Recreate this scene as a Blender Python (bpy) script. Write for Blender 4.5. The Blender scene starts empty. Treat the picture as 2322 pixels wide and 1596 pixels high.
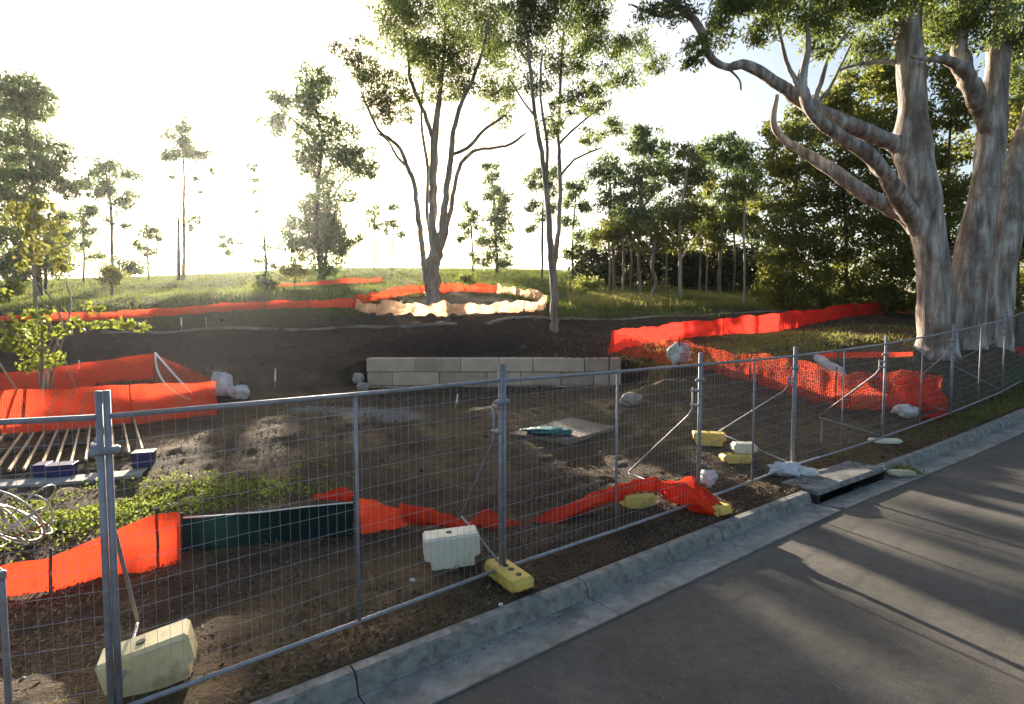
import bpy, math, random
import numpy as np
from mathutils import Vector, Matrix, Euler

random.seed(11); RNG = np.random.default_rng(11)
scene = bpy.context.scene
COL = scene.collection

# ------------------------------------------------------------------ camera, sky, sun, exposure
FPX, CX, CY = 1245.0, 1160.5, 798.0          # focal length and centre on a 2321 x 1596 reading of the photo
CAMZ = 2.7
PITCH = math.atan((798 - 728) / FPX)
cam_d = bpy.data.cameras.new('camera'); cam = bpy.data.objects.new('camera', cam_d); COL.objects.link(cam)
cam_d.sensor_width = 36.0; cam_d.lens = 36.0 * FPX / 2321.0
cam_d.clip_start = 0.05; cam_d.clip_end = 3000
cam.location = (0, 0, CAMZ); cam.rotation_euler = (math.pi / 2 - PITCH, 0, 0)
scene.camera = cam

SUN_EL = math.radians(13.4); SUN_AZ = math.atan2(-0.41, 1.0145)      # azimuth measured from +Y towards +X
world = bpy.data.worlds.new('World'); scene.world = world; world.use_nodes = True
wn = world.node_tree; wn.nodes.clear()
sky = wn.nodes.new('ShaderNodeTexSky'); sky.sky_type = 'NISHITA'; sky.sun_disc = False
sky.sun_elevation = SUN_EL; sky.sun_rotation = SUN_AZ
sky.air_density = 1.0; sky.dust_density = 3.2; sky.ozone_density = 1.0; sky.altitude = 50
bg = wn.nodes.new('ShaderNodeBackground'); bg.inputs['Strength'].default_value = 0.07
wo = wn.nodes.new('ShaderNodeOutputWorld')
wn.links.new(sky.outputs[0], bg.inputs[0]); wn.links.new(bg.outputs[0], wo.inputs[0])

sl = bpy.data.lights.new('sun', 'SUN'); sl.energy = 5.0; sl.angle = math.radians(0.6); sl.color = (1.0, 0.87, 0.69)
sun = bpy.data.objects.new('sun', sl); COL.objects.link(sun)
sdir = Vector((math.sin(SUN_AZ) * math.cos(SUN_EL), math.cos(SUN_AZ) * math.cos(SUN_EL), math.sin(SUN_EL)))
sun.rotation_euler = sdir.to_track_quat('Z', 'Y').to_euler(); sun.location = sdir * 60

scene.view_settings.view_transform = 'Standard'; scene.view_settings.look = 'None'
scene.view_settings.exposure = 2.05; scene.view_settings.gamma = 1.0
scene.view_settings.use_curve_mapping = False
scene.render.engine = 'CYCLES'
cy = scene.cycles
cy.use_denoising = True
cy.max_bounces = 6; cy.diffuse_bounces = 3; cy.glossy_bounces = 2; cy.transmission_bounces = 4
cy.volume_bounces = 1; cy.transparent_max_bounces = 12; cy.caustics_reflective = False; cy.caustics_refractive = False

# ------------------------------------------------------------------ picking points
_cp, _sp = math.cos(PITCH), math.sin(PITCH)
def ray(u, v):
    x = (u - CX) / FPX; y = (CY - v) / FPX
    return np.array((x, _cp + y * _sp, -_sp + y * _cp))
def P(u, v, Y):
    d = ray(u, v); t = Y / d[1]
    return np.array((d[0] * t, Y, CAMZ + d[2] * t))

# ------------------------------------------------------------------ numpy noise
def _hash(i, j, seed):
    h = (i.astype(np.int64) * 374761393 + j.astype(np.int64) * 668265263 + seed * 974711) & 0xffffffff
    h = ((h ^ (h >> 13)) * 1274126177) & 0xffffffff
    return ((h ^ (h >> 16)) & 0xffff) / 65535.0
def vnoise(x, y, s=1.0, seed=0):
    x = np.asarray(x, float) / s; y = np.asarray(y, float) / s
    i = np.floor(x); j = np.floor(y); fx = x - i; fy = y - j
    fx = fx * fx * (3 - 2 * fx); fy = fy * fy * (3 - 2 * fy)
    a = _hash(i, j, seed); b = _hash(i + 1, j, seed); c = _hash(i, j + 1, seed); d = _hash(i + 1, j + 1, seed)
    return (a * (1 - fx) + b * fx) * (1 - fy) + (c * (1 - fx) + d * fx) * fy - 0.5
def fbm(x, y, s, seed=0, o=4):
    r = 0; a = 1.0
    for k in range(o):
        r = r + a * vnoise(x, y, s, seed + k); s *= 0.5; a *= 0.55
    return r
def sstep(a, b, x):
    t = np.clip((np.asarray(x, float) - a) / (b - a), 0, 1); return t * t * (3 - 2 * t)

# ------------------------------------------------------------------ mesh building
class MB:
    def __init__(self): self.v = []; self.f = []
    def add(self, vs, fs):
        o = len(self.v); self.v += [tuple(p) for p in vs]; self.f += [tuple(o + i for i in f) for f in fs]
    def box(self, c, size, rot=None, taper=1.0, bev=0.0):
        sx, sy, sz = [k / 2 for k in size]
        if bev <= 0:
            vs = [(x * (taper if z > 0 else 1), y * (taper if z > 0 else 1), z) for z in (-sz, sz) for x, y in ((-sx, -sy), (sx, -sy), (sx, sy), (-sx, sy))]
            fs = [(3, 2, 1, 0), (4, 5, 6, 7), (0, 1, 5, 4), (1, 2, 6, 5), (2, 3, 7, 6), (3, 0, 4, 7)]
        else:
            b = bev; vs = []; fs = []
            def ring(z, hx, hy, c_):
                return [(-hx + c_, -hy, z), (hx - c_, -hy, z), (hx, -hy + c_, z), (hx, hy - c_, z), (hx - c_, hy, z), (-hx + c_, hy, z), (-hx, hy - c_, z), (-hx, -hy + c_, z)]
            for (z, ins) in ((-sz, b), (-sz + b, 0), (sz - b, 0), (sz, b)):
                tp = 1 + (taper - 1) * (z + sz) / (2 * sz)
                vs += ring(z, sx * tp - ins, sy * tp - ins, b)
            fs.append(tuple(range(7, -1, -1))); fs.append(tuple(range(24, 32)))
            for k in range(3):
                for i in range(8):
                    j = (i + 1) % 8; fs.append((k * 8 + i, k * 8 + j, k * 8 + 8 + j, k * 8 + 8 + i))
        M = Matrix.Translation(Vector(c)) @ (rot.to_4x4() if rot is not None else Matrix.Identity(4))
        self.add([M @ Vector(p) for p in vs], fs)
    def tube(self, pts, rad, n=8, cap=True, lump=0.0, seed=0):
        pts = [Vector(p) for p in pts]; m = len(pts)
        if not hasattr(rad, '__len__'): rad = [rad] * m
        T = []
        for i in range(m):
            t = pts[min(i + 1, m - 1)] - pts[max(i - 1, 0)]
            T.append(t.normalized() if t.length > 1e-9 else Vector((0, 0, 1)))
        a = Vector((1, 0, 0)) if abs(T[0].x) < 0.8 else Vector((0, 1, 0))
        nrm = (a - T[0] * a.dot(T[0])).normalized()
        vs = []; LN = None
        if lump:
            ii, kk = np.meshgrid(np.arange(m), np.arange(n), indexing='ij'); aa = 2 * math.pi * kk / n
            LN = 3.2 * vnoise(np.cos(aa) * 1.3 + ii * 0.31 + seed * 3.7, np.sin(aa) * 1.3 + ii * 0.22, 1, seed) + 1.6 * vnoise(np.cos(aa) * 3.1 - ii * 0.5, np.sin(aa) * 3.1 + seed, 1, seed + 4)
        for i in range(m):
            nrm = (nrm - T[i] * nrm.dot(T[i]))
            nrm = nrm.normalized() if nrm.length > 1e-6 else T[i].orthogonal().normalized()
            bn = T[i].cross(nrm)
            for k in range(n):
                an = 2 * math.pi * k / n
                rr = rad[i] * (1 + (lump * LN[i][k] if lump else 0))
                vs.append(pts[i] + (nrm * math.cos(an) + bn * math.sin(an)) * rr)
        fs = []
        for i in range(m - 1):
            for k in range(n):
                k2 = (k + 1) % n
                fs.append((i * n + k, i * n + k2, (i + 1) * n + k2, (i + 1) * n + k))
        if cap:
            fs.append(tuple(range(n - 1, -1, -1))); fs.append(tuple((m - 1) * n + k for k in range(n)))
        self.add(vs, fs)
    def build(self, name, mat, parent=None, smooth=False, loc=None):
        me = bpy.data.meshes.new(name)
        L = Vector(loc) if loc is not None else Vector((0, 0, 0))
        me.from_pydata([tuple(Vector(p) - L) for p in self.v], [], self.f)
        if smooth: me.polygons.foreach_set('use_smooth', [True] * len(me.polygons))
        me.materials.append(mat); me.update()
        o = bpy.data.objects.new(name, me); COL.objects.link(o)
        if parent is not None:
            o.parent = parent
            o.location = L - parent_loc(parent)
        else:
            o.location = L
        return o
def parent_loc(p):
    return Vector(p.location) + (parent_loc(p.parent) if p.parent else Vector((0, 0, 0)))

def np_quads(name, V, Q, mat, parent=None, tint=None, smooth=False, attrs=None):
    """V (n,3), Q (m,4)"""
    me = bpy.data.meshes.new(name)
    k = Q.shape[1]
    me.vertices.add(len(V)); me.vertices.foreach_set('co', np.asarray(V, np.float32).ravel())
    me.loops.add(Q.size); me.loops.foreach_set('vertex_index', Q.astype(np.int32).ravel())
    me.polygons.add(len(Q)); me.polygons.foreach_set('loop_start', (np.arange(len(Q)) * k).astype(np.int32))
    me.polygons.foreach_set('loop_total', np.full(len(Q), k, np.int32))
    if smooth: me.polygons.foreach_set('use_smooth', np.ones(len(Q), bool))
    me.update(calc_edges=True)
    if tint is not None:
        a = me.attributes.new('tint', 'FLOAT', 'POINT'); a.data.foreach_set('value', np.asarray(tint, np.float32))
    for kx, val in (attrs or {}).items():
        a = me.attributes.new(kx, 'FLOAT', 'POINT'); a.data.foreach_set('value', np.asarray(val, np.float32))
    me.materials.append(mat)
    o = bpy.data.objects.new(name, me); COL.objects.link(o)
    if parent is not None:
        o.parent = parent; o.location = -parent_loc(parent)
    return o

def empty(name, loc=(0, 0, 0)):
    o = bpy.data.objects.new(name, None); COL.objects.link(o); o.location = loc; o.empty_display_size = 0.2
    return o
def tag(o, label=None, cat=None, group=None, kind=None):
    if label: o['label'] = label
    if cat: o['category'] = cat
    if group: o['group'] = group
    if kind: o['kind'] = kind
    return o

# ------------------------------------------------------------------ materials
def mat_new(name):
    m = bpy.data.materials.new(name); m.use_nodes = True; nt = m.node_tree; nt.nodes.clear()
    out = nt.nodes.new('ShaderNodeOutputMaterial'); return m, nt, out
def N(nt, t, **kw):
    n = nt.nodes.new(t)
    for k, v in kw.items():
        if k.startswith('i_'):
            key = k[2:]
            n.inputs[int(key) if key.isdigit() else key.replace('_', ' ')].default_value = v
        else: setattr(n, k, v)
    return n
def ramp(nt, fac, stops):
    r = nt.nodes.new('ShaderNodeValToRGB'); e = r.color_ramp.elements
    while len(e) < len(stops): e.new(0.5)
    for i, (p, c) in enumerate(stops):
        e[i].position = p; e[i].color = (*c, 1) if len(c) == 3 else c
    nt.links.new(fac, r.inputs[0]); return r.outputs[0]
def mixc(nt, fac, a, b, mode='MIX'):
    m = nt.nodes.new('ShaderNodeMix'); m.data_type = 'RGBA'; m.blend_type = mode
    for s, val in ((0, fac), (6, a), (7, b)):
        if hasattr(val, 'links') or hasattr(val, 'is_linked'): nt.links.new(val, m.inputs[s])
        else: m.inputs[s].default_value = val if s == 0 else (*val, 1)
    return m.outputs[2]
def noise_tex(nt, scale, detail=6, rough=0.6, coord='Object', dist=0.0, stretch=None):
    tc = nt.nodes.new('ShaderNodeTexCoord'); src = tc.outputs[coord]
    if stretch:
        mp = nt.nodes.new('ShaderNodeMapping'); mp.inputs['Scale'].default_value = stretch
        nt.links.new(src, mp.inputs[0]); src = mp.outputs[0]
    n = N(nt, 'ShaderNodeTexNoise', i_Scale=scale, i_Detail=detail, i_Roughness=rough, i_Distortion=dist)
    nt.links.new(src, n.inputs['Vector']); return n.outputs['Fac']

def surf(name, stops, scale=8, rough=0.7, metal=0.0, bump=0.2, bscale=None, bdist=0.01, spec=0.4, stretch=None, dirt=None, dscale=1.5):
    m, nt, out = mat_new(name)
    b = N(nt, 'ShaderNodeBsdfPrincipled', i_Roughness=rough, i_Metallic=metal)
    b.inputs['Specular IOR Level'].default_value = spec
    f = noise_tex(nt, scale, stretch=stretch)
    c = ramp(nt, f, stops)
    if dirt:
        d = noise_tex(nt, dscale, 5, 0.65)
        dm = ramp(nt, d, [(0.48, (0, 0, 0)), (0.7, (1, 1, 1))])
        c = mixc(nt, dm, c, dirt)
    nt.links.new(c, b.inputs['Base Color'])
    if bump:
        bf = noise_tex(nt, bscale or scale * 4, 4, 0.6, stretch=stretch)
        bp = N(nt, 'ShaderNodeBump', i_Strength=bump, i_Distance=bdist); nt.links.new(bf, bp.inputs['Height'])
        nt.links.new(bp.outputs[0], b.inputs['Normal'])
    nt.links.new(b.outputs[0], out.inputs[0]); return m

def leaf_mat(name, dark, light, trans, tfac=0.45, rough=0.5):
    m, nt, out = mat_new(name)
    at = N(nt, 'ShaderNodeAttribute', attribute_name='tint')
    c = ramp(nt, at.outputs['Fac'], [(0.0, dark), (1.0, light)])
    b = N(nt, 'ShaderNodeBsdfPrincipled', i_Roughness=rough); b.inputs['Specular IOR Level'].default_value = 0.35
    nt.links.new(c, b.inputs['Base Color'])
    t = N(nt, 'ShaderNodeBsdfTranslucent')
    c2 = mixc(nt, 0.6, c, trans); nt.links.new(c2, t.inputs[0])
    mx = N(nt, 'ShaderNodeMixShader', i_0=tfac)
    nt.links.new(b.outputs[0], mx.inputs[1]); nt.links.new(t.outputs[0], mx.inputs[2])
    nt.links.new(mx.outputs[0], out.inputs[0]); return m

def net_mat(name, c1, c2, tr, hole=0.25, tfac=0.5, cells=42.0):
    m, nt, out = mat_new(name)
    f = noise_tex(nt, 3.0, 5, 0.6); c = ramp(nt, f, [(0.3, c1), (0.7, c2)])
    d = N(nt, 'ShaderNodeBsdfDiffuse'); nt.links.new(c, d.inputs[0])
    g = N(nt, 'ShaderNodeBsdfTranslucent', i_0=(*tr, 1))
    mx = N(nt, 'ShaderNodeMixShader', i_0=tfac); nt.links.new(d.outputs[0], mx.inputs[1]); nt.links.new(g.outputs[0], mx.inputs[2])
    # the weave: rows of small diamond holes in the sheet itself (uv in metres)
    uv = N(nt, 'ShaderNodeTexCoord'); vo = N(nt, 'ShaderNodeTexVoronoi', i_Scale=cells); vo.feature = 'F1'
    vo.inputs['Randomness'].default_value = 0.25
    nt.links.new(uv.outputs['UV'], vo.inputs['Vector'])
    h = N(nt, 'ShaderNodeMath', operation='LESS_THAN', i_1=0.55 * math.sqrt(hole)); nt.links.new(vo.outputs['Distance'], h.inputs[0])
    t = N(nt, 'ShaderNodeBsdfTransparent')
    m2 = N(nt, 'ShaderNodeMixShader'); nt.links.new(h.outputs[0], m2.inputs[0])
    nt.links.new(mx.outputs[0], m2.inputs[1]); nt.links.new(t.outputs[0], m2.inputs[2])
    nt.links.new(m2.outputs[0], out.inputs[0]); return m

M = {}
def asphalt_mat():
    m, nt, out = mat_new('asphalt')
    b = N(nt, 'ShaderNodeBsdfPrincipled', i_Roughness=0.88); b.inputs['Specular IOR Level'].default_value = 0.25
    big = noise_tex(nt, 0.7, 7, 0.62); mid = noise_tex(nt, 9.0, 6, 0.7); fin = noise_tex(nt, 130.0, 3, 0.7)
    c = ramp(nt, big, [(0.3, (0.075, 0.069, 0.062)), (0.55, (0.112, 0.102, 0.090)), (0.75, (0.15, 0.135, 0.117))])
    c = mixc(nt, 0.55, c, ramp(nt, mid, [(0.3, (0.33, 0.33, 0.33)), (0.7, (0.64, 0.63, 0.62))]), 'OVERLAY')
    c = mixc(nt, 0.8, c, ramp(nt, fin, [(0.35, (0.2, 0.2, 0.2)), (0.5, (0.5, 0.5, 0.5)), (0.68, (0.85, 0.84, 0.82))]), 'OVERLAY')
    nt.links.new(c, b.inputs['Base Color'])
    bp = N(nt, 'ShaderNodeBump', i_Strength=0.7, i_Distance=0.008); nt.links.new(fin, bp.inputs['Height'])
    nt.links.new(bp.outputs[0], b.inputs['Normal']); nt.links.new(b.outputs[0], out.inputs[0]); return m
M['asphalt'] = asphalt_mat()
M['gutter'] = surf('gutter_concrete', [(0.25, (0.17, 0.165, 0.155)), (0.55, (0.27, 0.262, 0.24)), (0.8, (0.36, 0.35, 0.32))], 7.0, 0.85, bump=0.4, bscale=80, bdist=0.004, dirt=(0.14, 0.125, 0.10), dscale=2.2)
M['concrete'] = surf('kerb_concrete', [(0.25, (0.14, 0.134, 0.122)), (0.55, (0.235, 0.225, 0.205)), (0.8, (0.33, 0.312, 0.28))], 6.0, 0.85, bump=0.5, bscale=60, bdist=0.006, dirt=(0.085, 0.085, 0.078), dscale=9)
M['concrete_pale'] = surf('pale_concrete', [(0.3, (0.3, 0.29, 0.27)), (0.7, (0.42, 0.41, 0.38))], 3.0, 0.85, bump=0.3, bscale=50, dirt=(0.16, 0.13, 0.1))
M['path'] = surf('path_edging', [(0.3, (0.17, 0.145, 0.125)), (0.7, (0.33, 0.30, 0.27))], 1.2, 0.9, bump=0.4, bscale=20, dirt=(0.09, 0.065, 0.05), dscale=0.8)
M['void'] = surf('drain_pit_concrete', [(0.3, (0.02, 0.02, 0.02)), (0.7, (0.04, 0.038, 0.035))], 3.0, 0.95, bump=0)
M['block'] = surf('sandstone_block', [(0.25, (0.50, 0.375, 0.28)), (0.55, (0.63, 0.49, 0.375)), (0.8, (0.71, 0.575, 0.45))], 2.2, 0.9, bump=0.5, bscale=18, bdist=0.02, dirt=(0.46, 0.37, 0.30), dscale=1.0)
_bn = M['block'].node_tree; _bs = [n for n in _bn.nodes if n.type == 'BSDF_PRINCIPLED'][0]; _src = _bs.inputs['Base Color'].links[0].from_socket
_oi = N(_bn, 'ShaderNodeObjectInfo'); _tone = ramp(_bn, _oi.outputs['Random'], [(0.0, (0.70, 0.66, 0.62)), (0.5, (0.92, 0.89, 0.86)), (1.0, (1.0, 0.97, 0.92))])
_bn.links.new(mixc(_bn, 1.0, _src, _tone, 'MULTIPLY'), _bs.inputs['Base Color'])
M['galv'] = surf('galvanised_steel', [(0.3, (0.23, 0.235, 0.27)), (0.7, (0.36, 0.365, 0.41))], 14, 0.6, 0.35, bump=0.15, bscale=60, bdist=0.002, dirt=(0.25, 0.22, 0.2), dscale=6)
M['wire'] = surf('galvanised_wire', [(0.3, (0.32, 0.32, 0.33)), (0.7, (0.48, 0.48, 0.5))], 20, 0.55, 0.6, bump=0)
M['plastic_cream'] = surf('cream_plastic', [(0.3, (0.66, 0.54, 0.29)), (0.7, (0.80, 0.68, 0.41))], 4, 0.6, bump=0.2, bscale=20, bdist=0.004, dirt=(0.42, 0.33, 0.15), dscale=5)
M['plastic_yellow'] = surf('faded_yellow_plastic', [(0.3, (0.60, 0.40, 0.07)), (0.7, (0.76, 0.55, 0.15))], 4, 0.6, bump=0.2, bscale=20, bdist=0.004, dirt=(0.34, 0.24, 0.08), dscale=5)
M['plastic_white'] = surf('weathered_white_plastic', [(0.3, (0.62, 0.59, 0.46)), (0.7, (0.78, 0.75, 0.62))], 5, 0.55, bump=0.2, bscale=20, bdist=0.004, dirt=(0.5, 0.47, 0.3), dscale=5)
M['plastic_blue'] = surf('blue_plastic', [(0.3, (0.008, 0.011, 0.075)), (0.7, (0.014, 0.02, 0.14))], 5, 0.45, bump=0.2, bscale=12)
M['timber'] = surf('pale_timber', [(0.3, (0.31, 0.205, 0.11)), (0.7, (0.46, 0.33, 0.19))], 6, 0.8, bump=0.2, stretch=(1, 1, 1))
M['timber_white'] = surf('white_painted_timber', [(0.3, (0.7, 0.7, 0.66)), (0.7, (0.85, 0.85, 0.8))], 10, 0.7, bump=0.1)
M['bag'] = surf('white_woven_sack', [(0.3, (0.5, 0.49, 0.47)), (0.7, (0.75, 0.74, 0.72))], 5, 0.75, bump=0.7, bscale=14, bdist=0.03, dirt=(0.3, 0.25, 0.2), dscale=3)
M['bag_hessian'] = surf('hessian_sack', [(0.3, (0.36, 0.30, 0.2)), (0.7, (0.55, 0.47, 0.34))], 5, 0.9, bump=0.7, bscale=14, bdist=0.03)
M['rock'] = surf('rock', [(0.3, (0.24, 0.2, 0.17)), (0.7, (0.42, 0.37, 0.32))], 4, 0.9, bump=0.6, bscale=10, bdist=0.03)
M['hose'] = surf('pale_conduit', [(0.3, (0.30, 0.29, 0.26)), (0.7, (0.46, 0.45, 0.40))], 10, 0.5, bump=0)
M['rust'] = surf('rusty_steel', [(0.3, (0.12, 0.04, 0.02)), (0.7, (0.25, 0.09, 0.04))], 20, 0.8, bump=0.2)
M['picket'] = surf('dark_steel_picket', [(0.3, (0.03, 0.03, 0.03)), (0.7, (0.08, 0.07, 0.06))], 20, 0.7, bump=0)
M['tape'] = surf('white_webbing', [(0.3, (0.7, 0.68, 0.62)), (0.7, (0.85, 0.83, 0.78))], 10, 0.6, bump=0)
M['net'] = net_mat('orange_barrier_mesh', (0.70, 0.055, 0.03), (0.80, 0.09, 0.04), (0.84, 0.085, 0.035), 0.34, 0.45, 24.0)
M['net_near'] = net_mat('dense_orange_silt_mesh', (0.70, 0.055, 0.028), (0.80, 0.09, 0.036), (0.80, 0.07, 0.025), 0.12, 0.36, 46.0)
M['net_thin'] = net_mat('thin_orange_barrier_mesh', (0.66, 0.07, 0.04), (0.76, 0.11, 0.06), (0.85, 0.12, 0.06), 0.72, 0.45, 24.0)
M['net_red'] = net_mat('red_barrier_mesh', (0.74, 0.025, 0.02), (0.82, 0.04, 0.03), (0.9, 0.05, 0.035), 0.14, 0.5)
M['net_pale'] = net_mat('pale_barrier_mesh', (0.85, 0.42, 0.24), (0.9, 0.6, 0.42), (0.95, 0.62, 0.4), 0.2, 0.55)
M['shade'] = net_mat('dark_green_shade_cloth', (0.005, 0.016, 0.02), (0.008, 0.024, 0.028), (0.008, 0.03, 0.032), 0.02, 0.15)
M['pad'] = surf('dusty_concrete', [(0.3, (0.15, 0.115, 0.085)), (0.7, (0.27, 0.215, 0.16))], 3.0, 0.9, bump=0.4, bscale=30, dirt=(0.1, 0.075, 0.055))
M['tarp'] = surf('teal_tarp', [(0.3, (0.01, 0.10, 0.10)), (0.7, (0.03, 0.2, 0.19))], 4, 0.45, bump=0.6, bscale=9, bdist=0.03)
M['sheet'] = surf('clear_plastic_sheet', [(0.3, (0.42, 0.42, 0.46)), (0.7, (0.66, 0.66, 0.7))], 5, 0.3, bump=0.8, bscale=16, bdist=0.03)
def bark(name, stops, stretch=(4, 4, 0.55), scale=1.6, dirt=None):
    return surf(name, stops, scale, 0.85, bump=0.9, bscale=3.5, bdist=0.06, stretch=stretch, dirt=dirt, dscale=0.9)
M['bark_gum'] = bark('smooth_gum_bark', [(0.32, (0.10, 0.08, 0.066)), (0.43, (0.23, 0.192, 0.165)), (0.52, (0.35, 0.307, 0.27)), (0.62, (0.60, 0.55, 0.495))], stretch=(3, 3, 0.42), scale=1.5, dirt=(0.16, 0.105, 0.075))
M['bark_mid'] = bark('gum_bark', [(0.3, (0.11, 0.085, 0.068)), (0.5, (0.24, 0.20, 0.165)), (0.7, (0.44, 0.385, 0.33))])
M['bark_dark'] = bark('dark_bark', [(0.3, (0.05, 0.04, 0.03)), (0.7, (0.13, 0.10, 0.08))])
M['bark_pale'] = bark('pale_bark', [(0.3, (0.3, 0.26, 0.2)), (0.7, (0.55, 0.5, 0.42))])
M['leaf_gum'] = leaf_mat('gum_leaves', (0.05, 0.078, 0.028), (0.14, 0.18, 0.062), (0.31, 0.38, 0.08), 0.52)
M['leaf_far'] = leaf_mat('distant_gum_leaves', (0.05, 0.088, 0.042), (0.12, 0.18, 0.075), (0.25, 0.35, 0.095), 0.52)
M['leaf_bush'] = leaf_mat('dense_bush_leaves', (0.05, 0.068, 0.018), (0.18, 0.20, 0.055), (0.40, 0.42, 0.065), 0.52)
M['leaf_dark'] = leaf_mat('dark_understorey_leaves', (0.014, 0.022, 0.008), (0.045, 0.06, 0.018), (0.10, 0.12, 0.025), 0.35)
M['leaf_lime'] = leaf_mat('lime_sapling_leaves', (0.08, 0.12, 0.02), (0.19, 0.225, 0.035), (0.36, 0.40, 0.05), 0.5)
M['leaf_yellow'] = leaf_mat('yellowing_leaves', (0.07, 0.085, 0.018), (0.16, 0.165, 0.035), (0.30, 0.30, 0.05), 0.5)
M['grass'] = leaf_mat('hill_grass_blades', (0.05, 0.075, 0.018), (0.15, 0.19, 0.05), (0.32, 0.38, 0.06), 0.45, 0.7)
M['grass_dry'] = leaf_mat('dry_grass_blades', (0.13, 0.13, 0.04), (0.30, 0.28, 0.10), (0.55, 0.52, 0.14), 0.5, 0.7)
M['weed'] = leaf_mat('weed_leaves', (0.07, 0.10, 0.02), (0.2, 0.24, 0.05), (0.36, 0.42, 0.06), 0.45, 0.6)
M['litter'] = leaf_mat('leaf_litter', (0.035, 0.024, 0.016), (0.24, 0.18, 0.11), (0.2, 0.13, 0.06), 0.15, 0.8)
M['clod'] = leaf_mat('soil_clods', (0.045, 0.032, 0.025), (0.17, 0.135, 0.11), (0.05, 0.04, 0.03), 0.0, 0.95)

def ground_mat():
    m, nt, out = mat_new('site_earth')
    b = N(nt, 'ShaderNodeBsdfPrincipled', i_Roughness=0.95); b.inputs['Specular IOR Level'].default_value = 0.15
    n1 = noise_tex(nt, 0.55, 8, 0.65); n2 = noise_tex(nt, 5.0, 6, 0.7); n3 = noise_tex(nt, 28.0, 4, 0.7)
    dirt = ramp(nt, n1, [(0.3, (0.062, 0.042, 0.030)), (0.5, (0.108, 0.074, 0.052)), (0.7, (0.18, 0.126, 0.086))])
    dirt = mixc(nt, 0.7, dirt, ramp(nt, n2, [(0.25, (0.35, 0.35, 0.35)), (0.75, (0.7, 0.68, 0.65))]), 'OVERLAY')
    dirt = mixc(nt, 0.9, dirt, ramp(nt, n3, [(0.32, (0.18, 0.18, 0.18)), (0.7, (0.82, 0.81, 0.80))]), 'OVERLAY')
    gr = ramp(nt, n2, [(0.25, (0.035, 0.045, 0.014)), (0.55, (0.08, 0.10, 0.028)), (0.8, (0.15, 0.16, 0.05))])
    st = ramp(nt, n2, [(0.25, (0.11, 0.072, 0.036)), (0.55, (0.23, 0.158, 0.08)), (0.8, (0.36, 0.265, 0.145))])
    gv = ramp(nt, n3, [(0.3, (0.11, 0.11, 0.11)), (0.75, (0.33, 0.33, 0.33))])
    dk = ramp(nt, n2, [(0.25, (0.034, 0.023, 0.019)), (0.8, (0.085, 0.057, 0.045))])
    c = dirt
    for nm, col in (('bank', dk), ('straw', st), ('grass', gr), ('gravel', gv)):  # straw mask also carries the sunlit tan painted on the earth
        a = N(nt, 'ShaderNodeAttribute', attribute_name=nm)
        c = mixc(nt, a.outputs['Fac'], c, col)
    nt.links.new(c, b.inputs['Base Color'])
    add = N(nt, 'ShaderNodeMath', operation='ADD'); nt.links.new(n2, add.inputs[0]); nt.links.new(n3, add.inputs[1])
    bp = N(nt, 'ShaderNodeBump', i_Strength=1.0, i_Distance=0.11); nt.links.new(add.outputs[0], bp.inputs['Height'])
    nt.links.new(bp.outputs[0], b.inputs['Normal']); nt.links.new(b.outputs[0], out.inputs[0]); return m
M['ground'] = ground_mat()

IN0, IN1 = 8.0, 10.35
# ------------------------------------------------------------------ kerb line (straight, then bending right and climbing)
K0 = np.array((-1.68, 3.87)); A0 = math.atan2(0.604, 0.797)
T0 = np.array((math.cos(A0), math.sin(A0))); N0 = np.array((-T0[1], T0[0]))
S_ = np.linspace(-60, 140, 2001)
head = A0 - math.radians(6.5) * sstep(6, 13, S_) - math.radians(10) * sstep(24, 80, S_)
ds = S_[1] - S_[0]
kx = np.cumsum(np.cos(head)) * ds; ky = np.cumsum(np.sin(head)) * ds
i0 = int(np.argmin(np.abs(S_))); KX = kx - kx[i0] + K0[0]; KY = ky - ky[i0] + K0[1]
def zk_(s):
    s = np.asarray(s, float)
    return np.where(s < 8.5, 0, np.where(s < 14, 0.5 * 0.08 / 5.5 * (s - 8.5) ** 2, 0.22 + 0.08 * (np.minimum(s, 30) - 14))) + 0.02 * np.maximum(s - 30, 0)
KT = (KX - K0[0]) * T0[0] + (KY - K0[1]) * T0[1]; KN = (KX - K0[0]) * N0[0] + (KY - K0[1]) * N0[1]
def sd(x, y):
    a = (np.asarray(x) - K0[0]) * T0[0] + (np.asarray(y) - K0[1]) * T0[1]
    b = (np.asarray(x) - K0[0]) * N0[0] + (np.asarray(y) - K0[1]) * N0[1]
    return np.interp(a, KT, S_), b - np.interp(a, KT, KN)
def kerb_pt(s, d, z=0.0):
    """point at distance d to the site side of the kerb's back edge (measured square to the kerb), z above the kerb top"""
    x = np.interp(s, S_, KX); y = np.interp(s, S_, KY); h = np.interp(s, S_, head)
    return Vector((x - math.sin(h) * d, y + math.cos(h) * d, float(zk_(s)) + z))

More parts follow.
